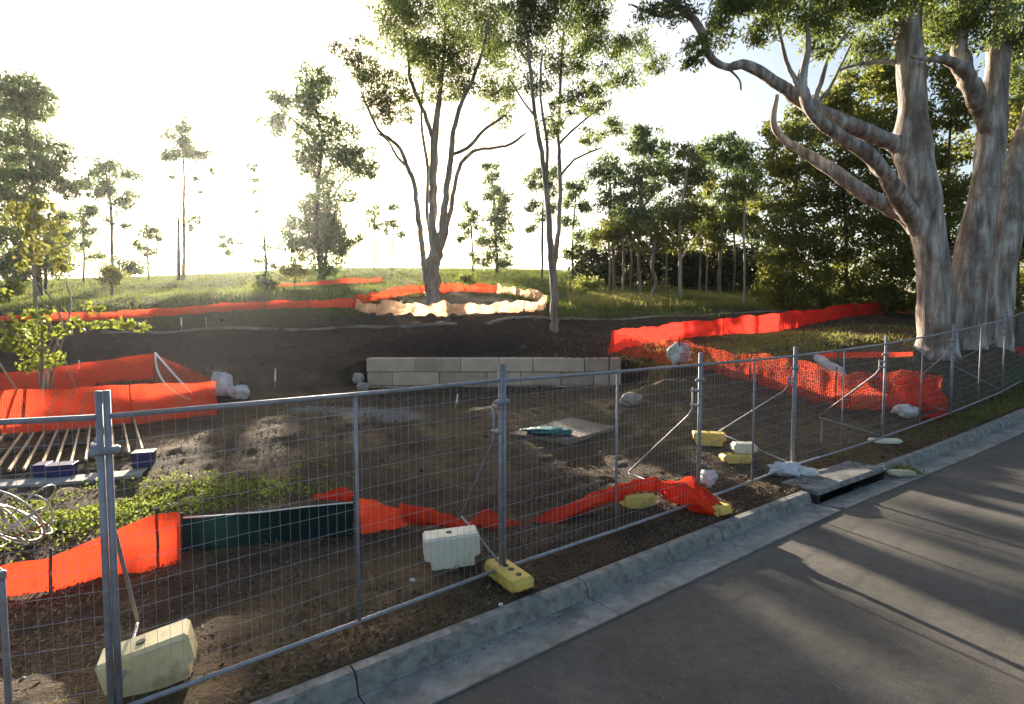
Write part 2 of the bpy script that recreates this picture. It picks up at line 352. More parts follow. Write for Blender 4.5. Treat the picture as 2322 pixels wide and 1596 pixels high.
# ------------------------------------------------------------------ net lines (u, v_top, v_bottom, depth)
NETS = {
 'corner_back': [(-150, 868, 922, 15.6), (0, 846, 899, 16.0), (120, 833, 891, 16.3), (230, 818, 880, 16.7), (350, 799, 862, 17.0)],
 'corner_side': [(350, 799, 862, 17.0), (420, 832, 893, 16.0), (492, 868, 935, 14.9)],
 'corner_front': [(-150, 902, 1003, 11.6), (0, 886, 986, 12.1), (150, 880, 974, 12.7), (300, 872, 962, 13.4), (420, 868, 950, 14.1), (492, 866, 942, 14.6)],
 'far_left': [(-200, 722, 742, 20.5), (0, 716, 736, 21.5), (150, 709, 729, 22.3), (300, 703, 721, 23.2), (450, 693, 711, 24.0), (600, 682, 700, 24.8), (700, 681, 698, 25.2), (800, 676, 697, 25.5)],
 'hill': [(615, 640, 652, 36.0), (680, 642, 651, 36.0), (750, 634, 646, 36.5), (800, 630, 643, 37.0), (830, 632, 642, 37.0), (866, 628, 640, 37.5)],
 'bank_back': [(1381, 748, 800, 18.0), (1450, 744, 782, 19.0), (1520, 733, 770, 20.0), (1640, 722, 768, 21.0), (1700, 716, 762, 21.5), (1780, 707, 748, 22.3), (1850, 700, 735, 23.0), (1940, 687, 722, 24.0), (2000, 689, 714, 24.5), (2065, 696, 710, 25.0)],
 'bank_front': [(1381, 752, 800, 17.8), (1450, 762, 812, 17.0), (1540, 770, 828, 16.0), (1620, 790, 845, 15.2), (1700, 803, 866, 14.5), (1800, 815, 897, 13.8), (1892, 838, 922, 13.3), (1960, 846, 930, 13.3), (2060, 842, 938, 13.4), (2120, 848, 940, 13.7), (2140, 862, 935, 14.0)],
 'silt': [(-120, 1310, 1408, 4.95), (0, 1284, 1358, 5.35), (60, 1272, 1350, 5.45), (115, 1262, 1341, 5.55), (200, 1228, 1328, 5.7), (290, 1196, 1310, 5.85), (360, 1168, 1297, 6.0), (412, 1163, 1285, 6.1)],
 'shade': [(412, 1176, 1254, 6.3), (500, 1170, 1250, 6.4), (600, 1162, 1240, 6.6), (700, 1150, 1228, 6.75), (802, 1140, 1216, 6.95)],
}
RINGC = (1022, 688); 
ring = []
for k in range(33):
    a = 2 * math.pi * k / 32
    c, s = math.cos(a), math.sin(a)                # s = -1 is the near side
    Y = 26.6 + 3.7 * s
    u = 1022 + 212 * c * 26.6 / Y; vb = 693 - 22 * s - (8 if s > 0 else 0) * s + (6 if c < -0.6 else 0)
    ring.append((u, vb - (24 - 3 * s), vb, Y))

# ------------------------------------------------------------------ terrain: thin plate through surveyed points
ctrl = []
for x, y, z in ((-2.64, 3.52, 0), (-0.1, 5.63, 0), (2.68, 7.78, 0), (5.05, 9.76, 0.02), (7.85, 11.5, 0.12), (10.66, 13.26, 0.40), (13.46, 15.0, 0.62),
                (18, 18, 1.0), (30, 26, 1.8), (-5.8, 2.5, 0), (-12, 0, 0), (-6, 7, 0), (-3, 9, 0.02), (0, 8, 0), (2.5, 11, 0.12), (6, 12, 0.2),
                (-9, 10, 0.05), (-16, 9, 0.05), (-30, 12, 0.4), (60, 50, 3.0), (90, 80, 4), (-60, 80, 6.5), (0, 85, 6.8), (60, 90, 5.5), (0, 150, 4), (-90, 60, 5.5), (-50, 30, 3.0), (100, 150, 3), (-100, 150, 4)):
    ctrl.append((x, y, z))
for u, v, Y in ((830, 875, 17.9), (1115, 873, 17.9), (1405, 870, 17.9), (1000, 801, 19.2), (1300, 797, 19.2), (800, 815, 19.3),
                (600, 868, 16.8), (600, 800, 20.5), (300, 792, 19.5), (0, 800, 19),
                (430, 750, 23.4), (700, 748, 23.5), (1000, 742, 23.3), (1250, 750, 21.8), (1300, 738, 24.0), (1700, 714, 25.6), (2090, 702, 27),
                (1000, 640, 36), (1000, 613, 46), (700, 613, 46), (500, 624, 46), (200, 634, 46), (0, 640, 46), (-300, 650, 46), (1300, 618, 47), (1600, 640, 44), (1900, 650, 42),
                (500, 665, 34), (0, 690, 30), (1300, 685, 30), (1500, 692, 29), (1500, 662, 38), (2000, 695, 30), (2300, 700, 30), (2000, 668, 40),
                (2130, 795, 16.8), (2260, 795, 17.0), (2000, 760, 18.5), (1800, 765, 19), (1650, 800, 18),
                (1480, 915, 13.3), (1550, 872, 15), (1700, 965, 12.0), (1500, 1000, 11.0), (1250, 1000, 11.0), (1000, 960, 12.5), (700, 930, 13.6), (1100, 905, 15.5)):
    ctrl.append(tuple(P(u, v, Y)))
for k in NETS:
    for (u, vt, vb, Y) in NETS[k][::2]: ctrl.append(tuple(P(u, vb, Y)))
for (u, vt, vb, Y) in ring[:32:4]: ctrl.append(tuple(P(u, vb, Y)))
C = np.array(ctrl)
def _U(r2): return np.where(r2 < 1e-9, 0, r2 * np.log(np.maximum(r2, 1e-9)) * 0.5)
n_ = len(C); D2 = ((C[:, None, :2] - C[None, :, :2]) ** 2).sum(-1)
Km = _U(D2) + np.eye(n_) * 0.6; Pm = np.c_[np.ones(n_), C[:, :2]]
A_ = np.block([[Km, Pm], [Pm.T, np.zeros((3, 3))]]); W_ = np.linalg.solve(A_, np.r_[C[:, 2], 0, 0, 0])
def tps(x, y):
    sh = np.shape(x); x = np.ravel(x); y = np.ravel(y); r = np.zeros(len(x))
    if len(x) < 1500:
        r = _U((x[:, None] - C[None, :, 0]) ** 2 + (y[:, None] - C[None, :, 1]) ** 2) @ W_[:n_]
        return (r + W_[n_] + W_[n_ + 1] * x + W_[n_ + 2] * y).reshape(sh)
    for i in range(n_): r += W_[i] * _U((x - C[i, 0]) ** 2 + (y - C[i, 1]) ** 2)
    return (r + W_[n_] + W_[n_ + 1] * x + W_[n_ + 2] * y).reshape(sh)
WX0 = P(830, 874, 18.0)[0]; WX1 = P(1408, 874, 18.0)[0]; WZB = P(1000, 878, 18.0)[2]; WZT = P(1000, 813, 18.0)[2] - 0.06
def Hn(x, y):
    x = np.asarray(x, float); y = np.asarray(y, float)
    s, d = sd(x, y); inn = sstep(IN0 - 0.5, IN0 - 0.2, s) * sstep(IN1 + 0.5, IN1 + 0.2, s); d = d - 0.5 * inn; w = sstep(0.05, 1.3, d)
    z = (1 - w) * zk_(s) + w * tps(x, y)
    z = z + sstep(0.1, 1.0, d) * (0.10 * fbm(x, y, 2.2, 3, 3) + 0.03)
    mx = sstep(WX0 - 1.4, WX0 - 0.1, x) * sstep(WX1 + 1.2, WX1 + 0.1, x)
    m1 = mx * sstep(14.6, 16.4, y) * (y < 18.2); z = z * (1 - m1) + np.minimum(z, WZB) * m1
    m2 = mx * sstep(18.18, 18.3, y) * sstep(20.6, 18.7, y); return z * (1 - m2) + WZT * m2
def H(x, y): return float(Hn(np.array([x]), np.array([y]))[0])
def on(u, v, y0=2.5, y1=90):
    d = ray(u, v); ys = np.geomspace(y0, y1, 700); t = ys / d[1]
    z = CAMZ + d[2] * t; g = Hn(d[0] * t, ys); k = np.argmax(z < g)
    if z[k] >= g[k]: k = len(ys) - 1
    return Vector((d[0] * t[k], ys[k], g[k]))

ns, nd = 470, 400
tt = np.linspace(-1, 1, ns); sg = 6 + 75 * np.sinh(3.6 * tt) / np.sinh(3.6)
dg = np.r_[0.0, 0.03, 0.03 + 170 * (np.expm1(np.linspace(0, 5.6, nd - 2)[1:] ) / np.expm1(5.6)), 200]
SG, DG = np.meshgrid(sg, dg)
GX = np.interp(SG, S_, KX) + DG * N0[0]; GY = np.interp(SG, S_, KY) + DG * N0[1]
GZ = Hn(GX, GY)
fine = sstep(0.03, 0.6, DG - 0.5 * sstep(IN0 - 0.5, IN0 - 0.2, SG) * sstep(IN1 + 0.5, IN1 + 0.2, SG))
GZ = GZ + fine * (0.05 * fbm(GX, GY, 0.6, 17, 3) + 0.045 * fbm(GX, GY, 0.2, 29, 2))
GZ = np.clip(GZ - 0.015 * (DG < 0.02), -1.5, 12)
# what the ground is made of, place by place; straw also paints sunlit tan
nz = fbm(GX, GY, 3.0, 51, 4); nz2 = fbm(GX, GY, 1.0, 61, 3)
pathY = np.interp(GX, [-40, -16, -8, -2, 3, 12, 22, 40], [20.5, 22.8, 24.2, 24.0, 24.6, 26.0, 27.2, 30])
a_grass = sstep(-0.6, 1.8, GY - pathY + 1.5 * nz)
a_grass *= 1 - 0.75 * sstep(0.0, 1.0, 1 - np.hypot(GX + 3.0, GY - 26.4) / 4.6)
a_bank = sstep(17.6, 18.6, GY + 0.6 * nz) * (1 - a_grass) * (1 - sstep(6.0, 8.0, GX))
a_straw_and_sun = np.exp(-((GX - 9.5) / 4.5) ** 2 - ((GY - 18.6) / 2.6) ** 2) * 1.3 + np.exp(-((GX - 2.5) / 2.6) ** 2 - ((GY - 12.6) / 1.4) ** 2) * 0.9 + np.exp(-((GX - 5.0) / 1.6) ** 2 - ((GY - 10.6) / 0.8) ** 2) * 0.6 + np.exp(-((GX - 8.0) / 2.2) ** 2 - ((GY - 12.1) / 0.8) ** 2) * 0.9 + np.exp(-((GX - 5.0) / 3.2) ** 2 - ((GY - 11.2) / 1.7) ** 2) * 0.55 + 0.3 * (GX < 0) * (GY < 17) * sstep(0.0, 0.35, nz2)  # right-middle patches put sunlit tan into the earth colour; the rest is straw
a_straw_and_sun = np.clip(a_straw_and_sun + 0.5 * nz2 * (a_straw_and_sun > 0.08), 0, 1)
wc = on(300, 1150)
a_weed = np.exp(-(((GX - wc.x) * 0.85 + (GY - wc.y) * 0.53) / 1.9) ** 2 - ((-(GX - wc.x) * 0.53 + (GY - wc.y) * 0.85) / 0.75) ** 2)
a_weed = sstep(0.3, 0.8, a_weed + 0.5 * nz2)
sv, dv = SG, DG
a_verge = sstep(14.5, 18, sv) * (1 - sstep(0.8, 1.6, dv + 0.5 * nz2)) * 0.8
a_gr = np.clip(a_grass + a_weed * 0.6 + a_verge, 0, 1)
g0 = on(700, 925); g1 = on(900, 940)
def seg_d(px_, py_, a, b):
    ax, ay = a.x, a.y; bx, by = b.x - ax, b.y - ay; t = np.clip(((px_ - ax) * bx + (py_ - ay) * by) / (bx * bx + by * by), 0, 1)
    return np.hypot(px_ - ax - t * bx, py_ - ay - t * by)
a_gravel = sstep(0.9, 0.45, seg_d(GX, GY, g0, g1) + 0.5 * nz2)
gi = np.arange(ns * nd).reshape(nd, ns)
Q = np.stack([gi[:-1, :-1], gi[:-1, 1:], gi[1:, 1:], gi[1:, :-1]], -1).reshape(-1, 4)
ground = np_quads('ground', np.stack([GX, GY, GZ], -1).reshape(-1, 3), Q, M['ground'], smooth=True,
                  attrs=dict(grass=a_gr.ravel(), bank=a_bank.ravel(), straw=a_straw_and_sun.ravel(), gravel=a_gravel.ravel()))
tag(ground, kind='structure')

# ------------------------------------------------------------------ road, kerb and gutter
def strip(name, prof, s0, s1, step, mat, parent=None, loc=None, close=False):
    """extrude a (d, z) profile along the kerb"""
    ss = np.arange(s0, s1 + 1e-6, step) if (s1 - s0) / step > 1.5 else np.array([s0, s1])
    if ss[-1] < s1 - 1e-4: ss = np.r_[ss, s1]
    mb = MB(); k = len(prof); vs = [kerb_pt(s, d, z) for s in ss for d, z in prof]; fs = []
    for i in range(len(ss) - 1):
        for j in range(k if close else k - 1):
            j2 = (j + 1) % k; fs.append((i * k + j, i * k + j2, (i + 1) * k + j2, (i + 1) * k + j))
    if close: fs.append(tuple(range(k - 1, -1, -1))); fs.append(tuple((len(ss) - 1) * k + j for j in range(k)))
    mb.add(vs, fs); return mb.build(name, mat, parent)
road = strip('road', [(-0.61, -0.142), (-1.5, -0.12), (-3.5, -0.08), (-6, -0.06), (-12, -0.15), (-40, -0.3)], -58, 130, 0.5, M['asphalt'])
# wind consistently upwards
tag(road, kind='structure')
for p_ in road.data.polygons: pass
road.data.flip_normals() if road.data.polygons[0].normal.z < 0 else None
kerb_root = empty('kerb', kerb_pt(0, 0)); tag(kerb_root, kind='structure')
prof_k = [(0.0, -0.35), (0.0, 0.0), (-0.02, 0.014), (-0.115, 0.012), (-0.145, -0.006), (-0.165, -0.05), (-0.185, -0.125), (-0.196, -0.139), (-0.198, -0.35)]
prof_g = [(-0.20, -0.35), (-0.20, -0.141), (-0.30, -0.142), (-0.62, -0.125), (-0.62, -0.35)]
edges = [-24 + 2.45 * k for k in range(60)]
segs = []
for a, b in zip(edges[:-1], edges[1:]):
    for lo, hi in ((a, min(b, IN0)), (max(a, IN1), b)):
        if hi - lo > 0.15: segs.append((lo, hi))
for a, b in segs:
    strip('kerb_segment', prof_k, a + 0.007, b - 0.007, 0.6, M['concrete'], kerb_root, close=True)
    strip('gutter_segment', prof_g, a + 0.006, b - 0.006, 0.6, M['gutter'], kerb_root, close=True)
# drain inlet
inl = empty('drain_inlet', kerb_pt((IN0 + IN1) / 2, 0)); tag(inl, 'concrete kerb drain inlet with a long dark slot below its lintel', 'drain')
strip('lintel', [(0.42, -0.10), (0.42, 0.012), (0.40, 0.022), (-0.16, 0.022), (-0.185, 0.006), (-0.195, -0.06), (-0.175, -0.075), (0.0, -0.08)], IN0 + .004, IN1 - .004, 0.5, M['concrete'], inl, close=True)
strip('gutter_apron', [(-0.20, -0.19), (-0.40, -0.155), (-0.62, -0.128), (-0.62, -0.35), (-0.20, -0.35)], IN0 + .004, IN1 - .004, 0.5, M['gutter'], inl, close=True)
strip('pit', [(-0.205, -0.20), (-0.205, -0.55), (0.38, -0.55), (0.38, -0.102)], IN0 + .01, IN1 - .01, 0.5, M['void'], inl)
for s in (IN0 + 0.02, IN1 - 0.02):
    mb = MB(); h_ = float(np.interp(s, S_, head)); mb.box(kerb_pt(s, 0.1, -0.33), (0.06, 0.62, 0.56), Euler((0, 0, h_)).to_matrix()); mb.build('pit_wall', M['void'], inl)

# ------------------------------------------------------------------ block wall
wall = empty('block_wall', tuple(P(1118, 875, 18.0))); tag(wall, 'low wall of two courses of pale sandstone blocks in front of the dark bank', 'wall')
def wall_row(v0, v1, joints, dy):
    for a, b in zip(joints[:-1], joints[1:]):
        j = random.uniform(-0.012, 0.012)
        p0 = P(a, v1, 18.0 + dy); p1 = P(b, v0, 18.0 + dy)
        mb = MB(); w = p1[0] - p0[0] - 0.018; h = p1[2] - p0[2] - 0.014
        mb.box(((p0[0] + p1[0]) / 2, 18.0 + dy + 0.24 + j, (p0[2] + p1[2]) / 2), (w, 0.48, h), Euler((0, random.uniform(-.004, .004), random.uniform(-.006, .006))).to_matrix(), bev=0.016)
        mb.build('block', M['block'], wall)
wall_row(812, 843.5, [830, 942, 1044, 1130, 1208, 1325, 1408], 0.0)
wall_row(843.5, 874, [832, 890, 996, 1103, 1180, 1272, 1345, 1408], 0.02)
wall_row(874, 903, [826, 930, 1040, 1150, 1250, 1340, 1404], 0.03)

# ------------------------------------------------------------------ edging of the path across the slope
def ground_strip(name, pts, w, h, mat):
    pts = [Vector(p) for p in pts]; q = []
    for a, b in zip(pts[:-1], pts[1:]):
        n = max(2, int((b - a).length / 0.4))
        q += [a.lerp(b, k / n) for k in range(n)]
    q.append(pts[-1]); vs = []; fs = []
    for i, p in enumerate(q):
        t = (q[min(i + 1, len(q) - 1)] - q[max(i - 1, 0)]); t.z = 0; t.normalize(); nn = Vector((-t.y, t.x, 0))
        for sgn, dz in ((-1, -0.3), (-1, h), (1, h), (1, -0.3)):
            c = p + nn * sgn * w / 2; vs.append((c.x, c.y, H(p.x, p.y) + dz))
    for i in range(len(q) - 1):
        for j in range(3): fs.append((i * 4 + j, i * 4 + j + 1, (i + 1) * 4 + j + 1, (i + 1) * 4 + j))
    mb = MB(); mb.add(vs, fs); return mb.build(name, mat)
path_a = ground_strip('path', [on(230, 752), on(430, 750), on(700, 747), on(900, 741), on(1040, 734)], 0.26, 0.05, M['path']); tag(path_a, kind='structure')
path_b = ground_strip('path', [on(1100, 736), on(1290, 722), on(1490, 719), on(1640, 713), on(1800, 706), on(1960, 700), on(2090, 696)], 0.32, 0.05, M['path']); tag(path_b, kind='structure')

# ------------------------------------------------------------------ temporary fence
FP = [(-5.78, 2.5), (-2.64, 3.52), (-0.10, 5.63), (2.68, 7.78), (5.05, 9.76), (7.85, 11.52), (10.66, 13.26), (13.46, 15.0), (16.3, 16.7), (19.2, 18.3)]
FL = ['galvanised mesh fence panel at the far left edge of the photo',
      'largest galvanised mesh fence panel, with the tall purple-grey near post',
      'galvanised mesh fence panel in front of the crumpled orange net',
      'galvanised mesh fence panel before the yellow feet and drain inlet',
      'galvanised mesh fence panel behind the drain inlet',
      'galvanised mesh fence panel in front of the white bag and orange heap',
      'galvanised mesh fence panel below the big gum trunks',
      'galvanised mesh fence panel beside the green verge',
      'galvanised mesh fence panel at the far right edge of the photo']
RT, RB = 2.08, 0.10
def lerp(a, b, t): return a + (b - a) * t
panels = []
for i in range(len(FP) - 1):
    a = Vector((*FP[i], 0)); b = Vector((*FP[i + 1], 0)); a.z = H(a.x, a.y); b.z = H(b.x, b.y)
    dr = (b - a).normalized(); nn = Vector((-dr.y, dr.x, 0)).normalized()
    off = nn * (0.006 if i % 2 else -0.004)
    a2 = a + dr * 0.0215 + off; b2 = b - dr * 0.0215 + off
    root = empty('mesh_fence', (a + b) / 2); tag(root, FL[i], 'fence panel', 'temporary fence panels along the kerb')
    near = i < 4; nseg = 10 if near else 6
    up = Vector((0, 0, 1))
    for q in (a2, b2):
        mb = MB(); mb.tube([q + up * 0.02, q + up * (RT + 0.17)], 0.021, nseg); mb.build('post', M['galv'], root, True)
    for z, nm in ((RT, 'top_rail'), (RB, 'bottom_rail')):
        mb = MB(); mb.tube([a2 + up * z, lerp(a2, b2, .5) + up * (z - 0.006), b2 + up * z], 0.019, nseg); mb.build(nm, M['galv'], root, True)
    m_ = lerp(a2, b2, 0.5 + 0.02 * (i % 2)); mb = MB(); mb.tube([m_ + up * RB, m_ + up * RT], 0.016, nseg); mb.build('mid_post', M['galv'], root, True)
    # welded wire
    mb = MB(); L = (b2 - a2).length; k = int(L / 0.075); wr = 0.0014
    for j in range(1, k):
        p = lerp(a2, b2, j / k) + nn * 0.008
        mb.tube([p + up * RB, p + up * RT], wr, 4, cap=False)
    for j in range(1, 12):
        z = RB + (RT - RB) * j / 12
        mb.tube([lerp(a2, b2, t) + up * (z + 0.006 * math.sin(9 * t + j)) + nn * (0.002 + 0.01 * math.sin(5 * t + j * 2)) for t in (0, .25, .5, .75, 1)], wr + 0.0004, 4, cap=False)
    w = mb.build('wire_mesh', M['wire'], root); w['kind'] = 'stuff'
    panels.append((a, b, dr, nn))

# clamps that couple the panels
CLN = ['steel clamp high on the near fence post', 'steel clamp high on the post above the white weight block', 'steel clamp high on the post above the orange net end', 'steel clamp on the post behind the drain inlet', 'steel clamp on the post beside the white bag', 'steel clamp on the post below the big gum', 'steel clamp on the rightmost fence post']
for i in range(1, 8):
    p = Vector((*FP[i], H(*FP[i]))); dr = panels[i][2]
    cl = empty('fence_clamp', p + Vector((0, 0, 1.86))); tag(cl, CLN[i - 1], 'clamp', 'clamps joining the fence panels')
    R3 = Euler((0, 0, math.atan2(dr.y, dr.x))).to_matrix()
    mb = MB(); mb.box(p + Vector((0, 0, 1.86)), (0.17, 0.075, 0.05), R3, bev=0.012); mb.build('bracket', M['galv'], cl)
    mb = MB(); q = p + Vector((0, 0, 1.86)); nn = panels[i][3]; mb.tube([q - nn * 0.06, q + nn * 0.07], 0.009, 6); mb.build('bolt', M['galv'], cl)

# ------------------------------------------------------------------ plastic fence feet
def foot_mesh(mat, size=(0.62, 0.24, 0.15), tall=False):
    L, Wd, Hh = size
    body = MB()
    # long profile with chamfered top ends and a hand notch under each end
    c = 0.028 if tall else 0.045; nt_ = 0.05; nh = 0.035 if not tall else 0.11
    prof = [(-L/2 + (0.07 if tall else 0.06), 0), (-L/2 + (0.07 if tall else 0.06), nh), (-L/2, nh + 0.012), (-L/2, Hh - c), (-L/2 + c * 0.7, Hh), (L/2 - c * 0.7, Hh), (L/2, Hh - c), (L/2, nh + 0.012), (L/2 - 0.06, nh), (L/2 - 0.06, 0)]
    rows = [(-Wd/2, 0.0), (-Wd/2 + 0.025, 1.0), (Wd/2 - 0.025, 1.0), (Wd/2, 0.0)]
    vs = []; k = len(prof)
    for y, f in rows:
        for (x, z) in prof:
            ins = 0.022 * (1 - f)
            vs.append((x * (1 - ins / L * 2), y, min(z, Hh - (0.025 * (1 - f))) + (ins * 0.5 if z == 0 else 0)))
    fs = []
    for r in range(3):
        for j in range(k):
            j2 = (j + 1) % k; fs.append((r * k + j, (r + 1) * k + j, (r + 1) * k + j2, r * k + j2))
    fs.append(tuple(range(k))); fs.append(tuple(3 * k + j for j in range(k - 1, -1, -1)))
    body.add(vs, fs)
    return body
def make_foot(name, label, loc, rot, mat, size=(0.62, 0.24, 0.15), tall=False, group='plastic fence feet', holes=True):
    root = empty(name, loc); root.rotation_euler = rot
    b = foot_mesh(mat, size, tall); o = b.build('body', M[mat]); o.parent = root
    if holes:
        for x in ((-0.02,) if tall else (-0.19, -0.05, 0.05, 0.19)):
            mb = MB(); mb.tube([(x, 0, size[2] - 0.02), (x, 0, size[2] + 0.006)], 0.032, 10); mb.tube([(x, 0, size[2] + 0.004), (x, 0, size[2] + 0.0075)], 0.022, 10)
            h = mb.build('post_hole', M['picket']); h.parent = root
    for sgn in (-1, 1):
        for x in ((-0.2, -0.1, 0, 0.1, 0.2) if size[2] < 0.2 else (-0.15, 0.15)):
            mb = MB(); mb.box((x, sgn * (size[1] / 2 - 0.001), size[2] * 0.5), (0.022, 0.014, size[2] * 0.6), bev=0.004); r = mb.build('rib', M[mat]); r.parent = root
    tag(root, label, 'fence foot', group); return root
def fang(i): return math.atan2(panels[i][3].y, panels[i][3].x)
def base(i, dn=0.0, dt=0.0):
    p = Vector((*FP[i], 0)); q = p + panels[min(i, 8)][3] * dn + panels[min(i, 8)][2] * dt
    return Vector((q.x, q.y, H(q.x, q.y)))
def gpt(u, v): 
    p = on(u, v); return p
R = math.radians
make_foot('fence_weight', 'pale yellow plastic fence foot lying square to the kerb under the middle post', base(2, -0.10) + Vector((0, 0, 0.0)), (0.02, 0.0, fang(2) - 0.08), 'plastic_yellow')
p = gpt(1022, 1290)
make_foot('brace_block', 'tall white and cream plastic weight block on the middle brace', (p.x, p.y + 0.12, p.z), (0.03, -0.04, R(14)), 'plastic_white', (0.60, 0.27, 0.36), True)
p = gpt(285, 1590)
make_foot('brace_block', 'large cream plastic weight block tilted behind the nearest post', (-2.66, 3.98, H(-2.66, 3.98) + 0.0), (0.10, -0.20, R(24)), 'plastic_cream', (0.58, 0.24, 0.36), True)
make_foot('fence_weight', 'yellow plastic fence foot under the folded end of the orange net', base(3, -0.16, 0.02), (0.0, 0.03, fang(3) - 0.15), 'plastic_yellow')
p = gpt(1448, 1152); make_foot('brace_block', 'yellow plastic block half hidden under the crumpled orange net', (p.x, p.y + .1, p.z - 0.02), (0, 0, R(12)), 'plastic_yellow', (0.5, 0.24, 0.2), False)
p = gpt(1610, 1012); make_foot('brace_block', 'yellow plastic block on the dirt beyond the drain, with a pale top', (p.x, p.y + .1, p.z), (0, 0.02, R(-8)), 'plastic_yellow', (0.62, 0.26, 0.26), True)
p = gpt(1672, 1052); make_foot('fence_weight', 'low yellow plastic foot with a white block stacked on it', (p.x, p.y + .1, p.z), (0, 0, R(4)), 'plastic_yellow', (0.55, 0.25, 0.16), False)
make_foot('brace_block', 'white plastic block stacked on a low yellow foot', (p.x + 0.17, p.y + .16, p.z + 0.165), (0, 0, R(-5)), 'plastic_white', (0.40, 0.22, 0.19), False, holes=False)
make_foot('fence_weight', 'cream plastic fence foot beside the sheet of plastic', base(4, 0.02), (0, 0, fang(4)), 'plastic_cream', (0.5, 0.2, 0.08), holes=False)
make_foot('fence_weight', 'pale plastic fence foot at the post by the lit kerb', base(5, -0.05), (0, 0, fang(5) + 0.9), 'plastic_white', (0.62, 0.22, 0.09), holes=False)

# ------------------------------------------------------------------ braces behind the posts
BL = ['bent steel brace of the nearest post, footed in the cream block', 'bent steel brace of the middle post, footed in the white block', 'steel brace above the crumpled orange net', 'steel brace behind the drain inlet', 'steel brace behind the post beside the white bag', 'steel brace behind the post below the big gum', 'steel brace of the rightmost fence post']
def brace(i, label, dn, dt, zt, zb, foot_z):
    p = Vector((*FP[i], H(*FP[i]))); nn = panels[i][3]; dr = panels[i][2]
    if i == 1: nn = Vector((-0.6, 0.8, 0)).normalized(); dr = Vector((0.8, 0.6, 0))
    root = empty('fence_brace', p); tag(root, label, 'brace', 'braces behind the fence')
    o = p + nn * 0.09 - dr * 0.04
    f = p + nn * dn + dr * dt; f.z = H(f.x, f.y) + foot_z
    mb = MB(); pts = [o + Vector((0, 0, zt)), o + Vector((0, 0, zb + 0.05)), o + Vector((0, 0, zb)) + (f - o - Vector((0, 0, zb))) * 0.06, f]
    mb.tube(pts, 0.014, 8); mb.build('strut', M['galv'], root, True)
    mb = MB(); mb.tube([f + Vector((0, 0, -0.02)), lerp(f, p + Vector((0, 0, .12)), .5), p + nn * 0.05 + Vector((0, 0, 0.14))], 0.012, 8); mb.build('tie_bar', M['galv'], root, True)
    for z in (zt - 0.04, zb + 0.1):
        mb = MB(); mb.box(o + Vector((0, 0, z)) - nn * 0.05, (0.07, 0.13, 0.035), Euler((0, 0, math.atan2(dr.y, dr.x))).to_matrix(), bev=0.008); mb.build('bracket', M['galv'], root)
brace(1, BL[0], 0.72, 0.16, 1.93, 1.75, 0.36)
brace(2, BL[1], 0.95, 0.10, 1.85, 1.45, 0.36)
brace(3, BL[2], 1.25, 0.0, 1.75, 1.4, 0.2)
brace(4, BL[3], 1.35, -0.3, 1.72, 1.5, 0.28)
brace(5, BL[4], 1.3, -0.1, 1.75, 1.5, 0.1)
brace(6, BL[5], 1.2, 0.0, 1.75, 1.55, 0.1)
brace(7, BL[6], 1.2, 0.0, 1.75, 1.55, 0.1)
q = P(3, 1290, 3.35); g = H(q[0], q[1])
pr = empty('bent_pipe', (q[0], q[1], g)); tag(pr, 'rounded steel pipe end standing at the extreme left edge', 'pipe')
mb = MB(); mb.tube([(q[0], q[1], g), (q[0], q[1], q[2] - 0.04), (q[0] - 0.015, q[1], q[2] - 0.01), (q[0] - 0.05, q[1], q[2]), (q[0] - 0.4, q[1] - 0.1, q[2])], 0.018, 10); o = mb.build('pipe', M['galv'], pr, True)
mb = MB(); mb.box((q[0], q[1] - 0.01, q[2] - 0.035), (0.055, 0.05, 0.06), bev=0.01); mb.build('collar', M['galv'], pr)

